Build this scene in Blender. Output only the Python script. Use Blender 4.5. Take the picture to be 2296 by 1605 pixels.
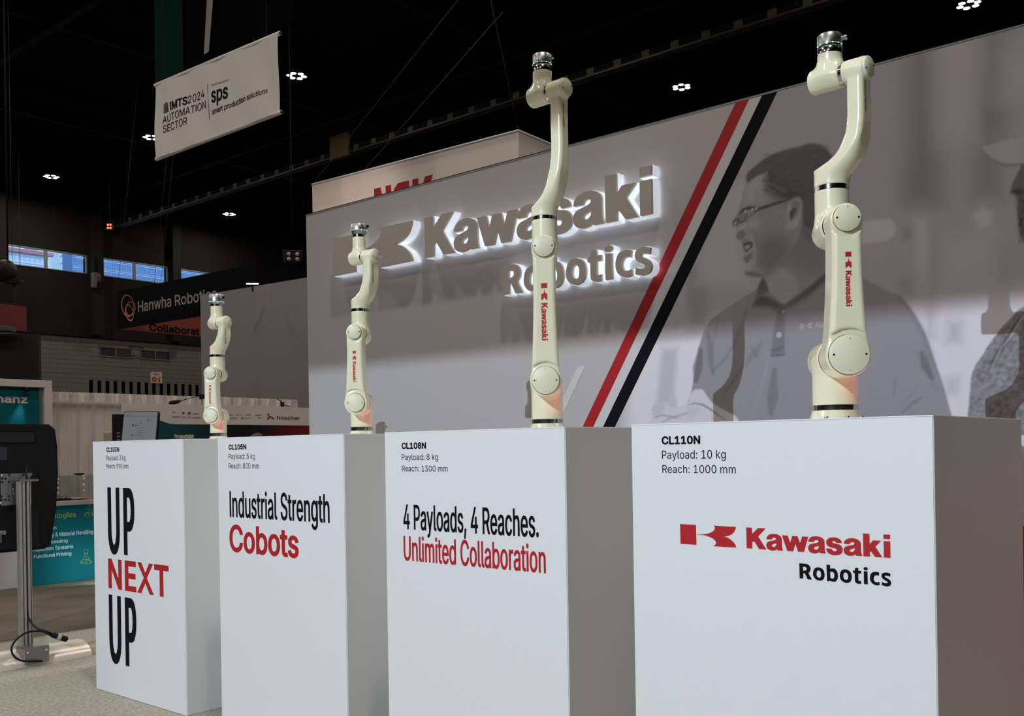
import bpy, bmesh, math, random
import numpy as np
from mathutils import Vector, Matrix, Euler
from mathutils.geometry import delaunay_2d_cdt

random.seed(7)
S = bpy.context.scene
COL = S.collection
for o in list(bpy.data.objects):
    bpy.data.objects.remove(o)

# ---------------------------------------------------------------- camera
CAM_H = 1.233
FOC, PCX, PCY, ROLL = 2180.0, 1148.0, 1002.0, 0.0156
cd = bpy.data.cameras.new('camera')
cam = bpy.data.objects.new('camera', cd)
COL.objects.link(cam)
cd.sensor_width = 36.0
cd.lens = 36.0 * FOC / 2296.0
cd.shift_y = (PCY - 802.5) / 2296.0
cd.clip_start = 0.05
cd.clip_end = 3000
_r = Vector((math.cos(ROLL), 0, -math.sin(ROLL)))
_u = Vector((math.sin(ROLL), 0, math.cos(ROLL)))
_b = Vector((0, -1, 0))
cam.matrix_world = Matrix(((_r.x, _u.x, _b.x, 0), (_r.y, _u.y, _b.y, 0), (_r.z, _u.z, _b.z, CAM_H), (0, 0, 0, 1)))
S.camera = cam

# booth grid: u runs along the pedestal fronts (to the right), v runs away from the viewer
_l = math.hypot(2180, 2568)
N = (2180 / _l, 2568 / _l)
D = (N[1], -N[0])
GRID_ROT = math.atan2(D[1], D[0])


def W(u, v, z=0.0):
    return Vector((u * D[0] + v * N[0], u * D[1] + v * N[1], z))


def ray(x, y):
    px, py = (x - PCX) / FOC, (PCY - y) / FOC
    c, s = math.cos(ROLL), math.sin(ROLL)
    return (px * c + py * s, 1.0, -px * s + py * c)


def at_v(x, y, v):            # where a sight line meets the plane v = const: (u, z)
    r = ray(x, y)
    t = v / (r[0] * N[0] + r[1] * N[1])
    return (t * (r[0] * D[0] + r[1] * D[1]), t * r[2] + CAM_H)


def at_u(x, y, u):            # where a sight line meets the plane u = const: (v, z)
    r = ray(x, y)
    t = u / (r[0] * D[0] + r[1] * D[1])
    return (t * (r[0] * N[0] + r[1] * N[1]), t * r[2] + CAM_H)


def at_z(x, y, z):
    r = ray(x, y)
    t = (z - CAM_H) / r[2]
    return Vector((t * r[0], t, z))


def at_d(x, y, d):
    r = ray(x, y)
    return Vector((d * r[0], d, d * r[2] + CAM_H))


# ---------------------------------------------------------------- world, lights, exposure
S.view_settings.view_transform = 'Standard'
S.view_settings.look = 'None'
S.view_settings.exposure = 0.0
S.view_settings.gamma = 1.0
S.view_settings.use_curve_mapping = False
wd = bpy.data.worlds.new('daylight')
S.world = wd
wd.use_nodes = True
_bg = wd.node_tree.nodes['Background']
_bg.inputs[0].default_value = (0.48, 0.72, 1.0, 1)
_bg.inputs[1].default_value = 0.95

KEY_W, BAY_W, RED_W = 620.0, 255.0, 0.5


def lamp(name, kind, loc, energy, color, size=0.1, aim=None, spot=None, blend=0.3):
    l = bpy.data.lights.new(name, kind)
    l.energy = energy
    l.color = color
    if kind == 'AREA':
        l.shape = 'DISK'
        l.size = size
    else:
        l.shadow_soft_size = size
    if spot:
        l.spot_size = math.radians(spot)
        l.spot_blend = blend
    o = bpy.data.objects.new(name, l)
    COL.objects.link(o)
    o.location = loc
    if aim is not None:
        o.rotation_euler = (Vector(aim) - Vector(loc)).to_track_quat('-Z', 'Y').to_euler()
    return o


# key: profile spot on the front truss, cut off along the top by a plate added in front of it
KEY_P = W(-1.45, -5.7, 5.43)
lamp('key_spot', 'SPOT', KEY_P, KEY_W * 4, (0.75, 0.87, 1.0), 0.018, W(-2.7, 3.0, 1.1), 60, 0.6)
# daylight on the city outside the windows
_s = bpy.data.lights.new('sun', 'SUN')
_s.energy = 1.7
_s.angle = 0.02
_s.color = (1.0, 0.96, 0.9)
_so = bpy.data.objects.new('sun', _s)
COL.objects.link(_so)
_so.rotation_euler = (W(-1, 0.25, -0.75)).to_track_quat('-Z', 'Y').to_euler()
# high bay lamps of the hall, on their ceiling grid
BAY_H = 14.0
BAYS = [(0.25 - 9.27 * i, 1.0 + 9.8 * j) for i in range(0, 6) for j in range(-1, 4)]
for _i, (bu, bv) in enumerate(BAYS):
    if bv > 12 and bu > -4:
        continue
    lamp('high_bay_lamp', 'AREA', W(bu, bv, BAY_H - 0.12), BAY_W * (1.9 if _i == 1 else 1), (1.0, 0.93, 0.86), 0.6, W(bu, bv, 0))

# ---------------------------------------------------------------- materials
MATS = {}


def mat(name, col, rough=0.6, metal=0.0, coat=0.0, emit=None, estr=0.0, noise=0.0, nscale=20.0, bump=0.0, bscale=200.0, spec=0.5, alpha=None, trans=0.0):
    if name in MATS:
        return MATS[name]
    m = bpy.data.materials.new(name)
    MATS[name] = m
    m.use_nodes = True
    nt = m.node_tree
    b = nt.nodes['Principled BSDF']
    b.inputs['Base Color'].default_value = (*col, 1)
    b.inputs['Roughness'].default_value = rough
    b.inputs['Metallic'].default_value = metal
    b.inputs['Coat Weight'].default_value = coat
    b.inputs['Coat Roughness'].default_value = 0.06
    b.inputs['Specular IOR Level'].default_value = spec
    b.inputs['Transmission Weight'].default_value = trans
    if emit:
        b.inputs['Emission Color'].default_value = (*emit, 1)
        b.inputs['Emission Strength'].default_value = estr
    if noise or bump:
        tc = nt.nodes.new('ShaderNodeTexCoord')
    if noise:
        n = nt.nodes.new('ShaderNodeTexNoise')
        n.inputs['Scale'].default_value = nscale
        n.inputs['Detail'].default_value = 6
        nt.links.new(tc.outputs['Object'], n.inputs['Vector'])
        mr = nt.nodes.new('ShaderNodeMapRange')
        mr.inputs['From Min'].default_value = 0.3
        mr.inputs['From Max'].default_value = 0.7
        mr.inputs['To Min'].default_value = 1 - noise
        mr.inputs['To Max'].default_value = 1 + noise
        nt.links.new(n.outputs['Fac'], mr.inputs['Value'])
        mx = nt.nodes.new('ShaderNodeVectorMath')
        mx.operation = 'SCALE'
        mx.inputs[0].default_value = col
        nt.links.new(mr.outputs[0], mx.inputs['Scale'])
        nt.links.new(mx.outputs[0], b.inputs['Base Color'])
    if bump:
        n2 = nt.nodes.new('ShaderNodeTexNoise')
        n2.inputs['Scale'].default_value = bscale
        n2.inputs['Detail'].default_value = 4
        nt.links.new(tc.outputs['Object'], n2.inputs['Vector'])
        bp = nt.nodes.new('ShaderNodeBump')
        bp.inputs['Strength'].default_value = bump
        bp.inputs['Distance'].default_value = 0.01
        nt.links.new(n2.outputs['Fac'], bp.inputs['Height'])
        nt.links.new(bp.outputs[0], b.inputs['Normal'])
    return m


def glass_mat(name, tint=(1, 1, 1), gloss=0.08, rough=0.02):
    m = bpy.data.materials.new(name)
    MATS[name] = m
    m.use_nodes = True
    nt = m.node_tree
    nt.nodes.clear()
    out = nt.nodes.new('ShaderNodeOutputMaterial')
    tr = nt.nodes.new('ShaderNodeBsdfTransparent')
    tr.inputs[0].default_value = (*tint, 1)
    gl = nt.nodes.new('ShaderNodeBsdfGlossy')
    gl.inputs['Roughness'].default_value = rough
    mx = nt.nodes.new('ShaderNodeMixShader')
    fr = nt.nodes.new('ShaderNodeFresnel')
    fr.inputs['IOR'].default_value = 1.4
    nt.links.new(fr.outputs[0], mx.inputs[0])
    nt.links.new(tr.outputs[0], mx.inputs[1])
    nt.links.new(gl.outputs[0], mx.inputs[2])
    nt.links.new(mx.outputs[0], out.inputs[0])
    return m


def attr_mat(name, rough=0.6, spec=0.3):
    m = bpy.data.materials.new(name)
    MATS[name] = m
    m.use_nodes = True
    nt = m.node_tree
    b = nt.nodes['Principled BSDF']
    a = nt.nodes.new('ShaderNodeAttribute')
    a.attribute_name = 'print'
    nt.links.new(a.outputs['Color'], b.inputs['Base Color'])
    b.inputs['Roughness'].default_value = rough
    b.inputs['Specular IOR Level'].default_value = spec
    return m


def ramp_mat(name, axis, lo, hi, stops, rough=0.5):     # printed colour gradient along one object axis
    m = bpy.data.materials.new(name)
    MATS[name] = m
    m.use_nodes = True
    nt = m.node_tree
    b = nt.nodes['Principled BSDF']
    b.inputs['Roughness'].default_value = rough
    tc = nt.nodes.new('ShaderNodeTexCoord')
    sp = nt.nodes.new('ShaderNodeSeparateXYZ')
    nt.links.new(tc.outputs['Object'], sp.inputs[0])
    mr = nt.nodes.new('ShaderNodeMapRange')
    mr.inputs['From Min'].default_value = lo
    mr.inputs['From Max'].default_value = hi
    nt.links.new(sp.outputs[axis], mr.inputs['Value'])
    cr = nt.nodes.new('ShaderNodeValToRGB')
    e = cr.color_ramp.elements
    while len(e) < len(stops):
        e.new(0.5)
    for k, (p, c) in enumerate(stops):
        e[k].position = p
        e[k].color = (*c, 1)
    nt.links.new(mr.outputs[0], cr.inputs[0])
    nt.links.new(cr.outputs[0], b.inputs['Base Color'])
    return m


WHITE = mat('white_laminate', (0.80, 0.80, 0.80), 0.55, bump=0.02, bscale=300)
WALLC = mat('grey_wall_print', (0.50, 0.47, 0.465), 0.75, bump=0.03, bscale=250)
WALLC2 = mat('cool_grey_wall_print', (0.49, 0.475, 0.485), 0.75, bump=0.03, bscale=250)
CREAM = mat('cream_gloss_enamel', (0.82, 0.79, 0.56), 0.26, coat=0.8, spec=0.5)
CREAM_F = mat('cream_satin_cap', (0.74, 0.715, 0.52), 0.45, bump=0.02, bscale=900)
CHROME = mat('dark_chrome', (0.62, 0.60, 0.58), 0.15, 1.0)
SILVER = mat('satin_silver', (0.42, 0.43, 0.435), 0.38, 1.0)
BLACK = mat('black_ink', (0.005, 0.005, 0.006), 0.8, spec=0.12)
BLACKP = mat('black_plastic', (0.006, 0.006, 0.0065), 0.5, bump=0.03, bscale=400, spec=0.25)
SEAM = mat('cap_seam', (.10, .085, .05), .7)
RED = mat('red_ink', (0.46, 0.012, 0.018), 0.45)
REDW = mat('red_stripe_print', (0.42, 0.006, 0.012), 0.5)
WHITEP = mat('white_stripe_print', (0.64, 0.61, 0.62), 0.6)
DARKGAP = mat('dark_gap', (0.01, 0.01, 0.01), 0.8)
LED = mat('green_led', (0.1, 0.6, 0.3), 0.4, emit=(0.12, 1.0, 0.45), estr=1.6)
ALU = mat('brushed_aluminium', (0.55, 0.55, 0.54), 0.38, 1.0)
STEEL = mat('bracket_steel', (0.35, 0.36, 0.37), 0.4, 1.0)
GLOW = mat('backlit_acrylic', (0.9, 0.92, 0.95), 0.4, emit=(0.76, 0.87, 1.0), estr=0.46)
BACKLED = mat('letter_back_leds', (0.5, 0.5, 0.5), 0.5, emit=(0.86, 0.90, 1.0), estr=1.5)
FACE = mat('letter_face_grey', (0.50, 0.45, 0.40), 0.55, noise=0.04, nscale=9)
GLASS = glass_mat('clear_pane')

# ---------------------------------------------------------------- object helpers


def link(o, parent=None):
    COL.objects.link(o)
    if parent is not None:
        o.parent = parent
    return o


def empty(name, loc, rotz=0.0, label=None, cat=None, group=None):
    o = bpy.data.objects.new(name, None)
    o.empty_display_size = 0.1
    COL.objects.link(o)
    o.location = loc
    o.rotation_euler = (0, 0, rotz)
    tag(o, label, cat, group)
    return o


def tag(o, label=None, cat=None, group=None, kind=None):
    if label:
        o['label'] = label
    if cat:
        o['category'] = cat
    if group:
        o['group'] = group
    if kind:
        o['kind'] = kind
    return o


class MB:
    """collects shapes and links them as one mesh object"""

    def __init__(s):
        s.v, s.f, s.sm = [], [], []

    def add(s, vs, fs, smooth=False):
        b = len(s.v)
        s.v += [tuple(p) for p in vs]
        s.f += [tuple(i + b for i in f) for f in fs]
        s.sm += [smooth] * len(fs)
        return s

    def box(s, x0, x1, y0, y1, z0, z1):
        vs = [(x, y, z) for z in (z0, z1) for y in (y0, y1) for x in (x0, x1)]
        return s.add(vs, [(0, 2, 3, 1), (4, 5, 7, 6), (0, 1, 5, 4), (2, 6, 7, 3), (0, 4, 6, 2), (1, 3, 7, 5)])

    def bbox(s, x0, x1, y0, y1, z0, z1, b=0.004):     # box with chamfered edges
        bm = bmesh.new()
        bmesh.ops.create_cube(bm, size=1)
        for v in bm.verts:
            v.co = Vector(((x0 + x1) / 2 + v.co.x * (x1 - x0), (y0 + y1) / 2 + v.co.y * (y1 - y0), (z0 + z1) / 2 + v.co.z * (z1 - z0)))
        bmesh.ops.bevel(bm, geom=bm.edges[:], offset=b, segments=2, affect='EDGES', profile=0.6)
        bm.verts.index_update()
        s.add([v.co[:] for v in bm.verts], [[v.index for v in f.verts] for f in bm.faces])
        bm.free()
        return s

    def lathe(s, prof, n=40, o=(0, 0, 0), ax=(0, 0, 1), smooth=True):   # prof: (radius, height) along ax
        a = Vector(ax).normalized()
        e1 = a.orthogonal().normalized()
        e2 = a.cross(e1)
        o = Vector(o)
        vs = []
        for r, h in prof:
            for k in range(n):
                t = 2 * math.pi * k / n
                vs.append(o + a * h + (e1 * math.cos(t) + e2 * math.sin(t)) * r)
        fs = []
        for i in range(len(prof) - 1):
            for k in range(n):
                k2 = (k + 1) % n
                fs.append((i * n + k, i * n + k2, (i + 1) * n + k2, (i + 1) * n + k))
        s.add(vs, fs, smooth)
        if prof[0][0] > 1e-6:
            s.add(vs[:n], [tuple(range(n - 1, -1, -1))])
        if prof[-1][0] > 1e-6:
            s.add(vs[-n:], [tuple(range(n))])
        return s

    def cyl(s, p0, p1, r, n=24, bev=0.0):
        p0, p1 = Vector(p0), Vector(p1)
        L = (p1 - p0).length
        pr = [(r, 0), (r, L)] if not bev else [(r - bev, 0), (r, bev), (r, L - bev), (r - bev, L)]
        return s.lathe(pr, n, p0, p1 - p0)

    def tube(s, pts, r, n=8, sub=1):
        pts = [Vector(p) for p in pts]
        if sub > 1:
            q = [2 * pts[0] - pts[1]] + pts + [2 * pts[-1] - pts[-2]]
            pts = []
            for i in range(1, len(q) - 2):
                for j in range(sub):
                    t = j / sub
                    pts.append(0.5 * (2 * q[i] + (q[i + 1] - q[i - 1]) * t + (2 * q[i - 1] - 5 * q[i] + 4 * q[i + 1] - q[i + 2]) * t * t + (3 * q[i] - q[i - 1] - 3 * q[i + 1] + q[i + 2]) * t ** 3))
            pts.append(q[-2])
        vs, fs = [], []
        for i, p in enumerate(pts):
            t = (pts[min(i + 1, len(pts) - 1)] - pts[max(i - 1, 0)]).normalized()
            e1 = t.orthogonal().normalized() if i == 0 else (pe - t * pe.dot(t)).normalized()
            pe = e1
            e2 = t.cross(e1)
            for k in range(n):
                a = 2 * math.pi * k / n
                vs.append(p + (e1 * math.cos(a) + e2 * math.sin(a)) * r)
        for i in range(len(pts) - 1):
            for k in range(n):
                k2 = (k + 1) % n
                fs.append((i * n + k, i * n + k2, (i + 1) * n + k2, (i + 1) * n + k))
        fs.append(tuple(range(n - 1, -1, -1)))
        fs.append(tuple((len(pts) - 1) * n + k for k in range(n)))
        return s.add(vs, fs, True)

    def mesh(s, name):
        me = bpy.data.meshes.new(name)
        me.from_pydata(s.v, [], s.f)
        me.polygons.foreach_set('use_smooth', s.sm)
        me.update()
        return me

    def build(s, name, m, parent=None, loc=None, rot=None):
        me = s.mesh(name)
        me.materials.append(m)
        o = bpy.data.objects.new(name, me)
        link(o, parent)
        if loc is not None:
            o.location = loc
        if rot is not None:
            o.rotation_euler = rot
        return o


def again(o, parent, loc=None, rot=None):     # another piece sharing o's mesh
    c = o.copy()
    link(c, parent)
    c.parent = parent
    if loc is not None:
        c.location = loc
    if rot is not None:
        c.rotation_euler = rot
    return c


def struct(o):
    o['kind'] = 'structure'
    return o


# ---------------------------------------------------------------- flat shapes and lettering


def winding(P, contours):
    w = np.zeros(len(P), int)
    for c in contours:
        a = np.asarray(c)
        b = np.roll(a, -1, 0)
        for (x0, y0), (x1, y1) in zip(a, b):
            cr = (x1 - x0) * (P[:, 1] - y0) - (P[:, 0] - x0) * (y1 - y0)
            w += ((y0 <= P[:, 1]) & (y1 > P[:, 1]) & (cr > 0)).astype(int)
            w -= ((y0 > P[:, 1]) & (y1 <= P[:, 1]) & (cr < 0)).astype(int)
    return w


def area2(c):
    return 0.5 * sum(a[0] * b[1] - b[0] * a[1] for a, b in zip(c, c[1:] + c[:1]))


def fill(contours):
    """triangulate closed contours (non-zero rule)"""
    sc = max(max(abs(p[0]), abs(p[1])) for c in contours for p in c)
    vs, es = [], []
    for c in contours:
        b = len(vs)
        vs += [Vector((p[0] / sc, p[1] / sc)) for p in c]
        es += [(b + i, b + (i + 1) % len(c)) for i in range(len(c))]
    r = delaunay_2d_cdt(vs, es, [], 0, 1e-7)
    V = np.array([v[:] for v in r[0]]) * sc
    T = np.array([f[:] for f in r[2]])
    ctr = V[T].mean(1)
    T = T[winding(ctr, contours) != 0]
    return V, [tuple(t) for t in T]


def embolden(cs, dx, dz):
    big = max(cs, key=lambda c: abs(area2(c)))
    sg = 1 if area2(big) > 0 else -1
    out = []
    for c in cs:
        a = np.array(c, float)
        e = np.roll(a, -1, 0) - a
        l = np.linalg.norm(e, axis=1, keepdims=True) + 1e-12
        n = np.stack([e[:, 1], -e[:, 0]], 1) / l * sg
        m = n + np.roll(n, 1, 0)
        m /= np.maximum((m * m).sum(1, keepdims=True) / 2, 0.5)
        out.append([tuple(p) for p in a + m * np.array([dx, dz])])
    return out


def rounder(c, n=3, corner=42):
    """Catmull-Rom through a traced contour, keeping its corners"""
    k = len(c)
    P = [np.array(p, float) for p in c]
    cor = []
    for i in range(k):
        a, b = P[i] - P[i - 1], P[(i + 1) % k] - P[i]
        ang = abs(math.degrees(math.atan2(a[0] * b[1] - a[1] * b[0], a @ b)))
        cor.append(ang > corner)
    out = []
    for i in range(k):
        p1, p2 = P[i], P[(i + 1) % k]
        out.append(tuple(p1))
        if cor[i] and cor[(i + 1) % k]:
            continue
        p0 = P[i - 1] if not cor[i] else 2 * p1 - p2
        p3 = P[(i + 2) % k] if not cor[(i + 1) % k] else 2 * p2 - p1
        for j in range(1, n):
            t = j / n
            out.append(tuple(0.5 * ((2 * p1) + (p2 - p0) * t + (2 * p0 - 5 * p1 + 4 * p2 - p3) * t * t + (3 * p1 - p0 - 3 * p2 + p3) * t ** 3)))
    return out


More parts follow.
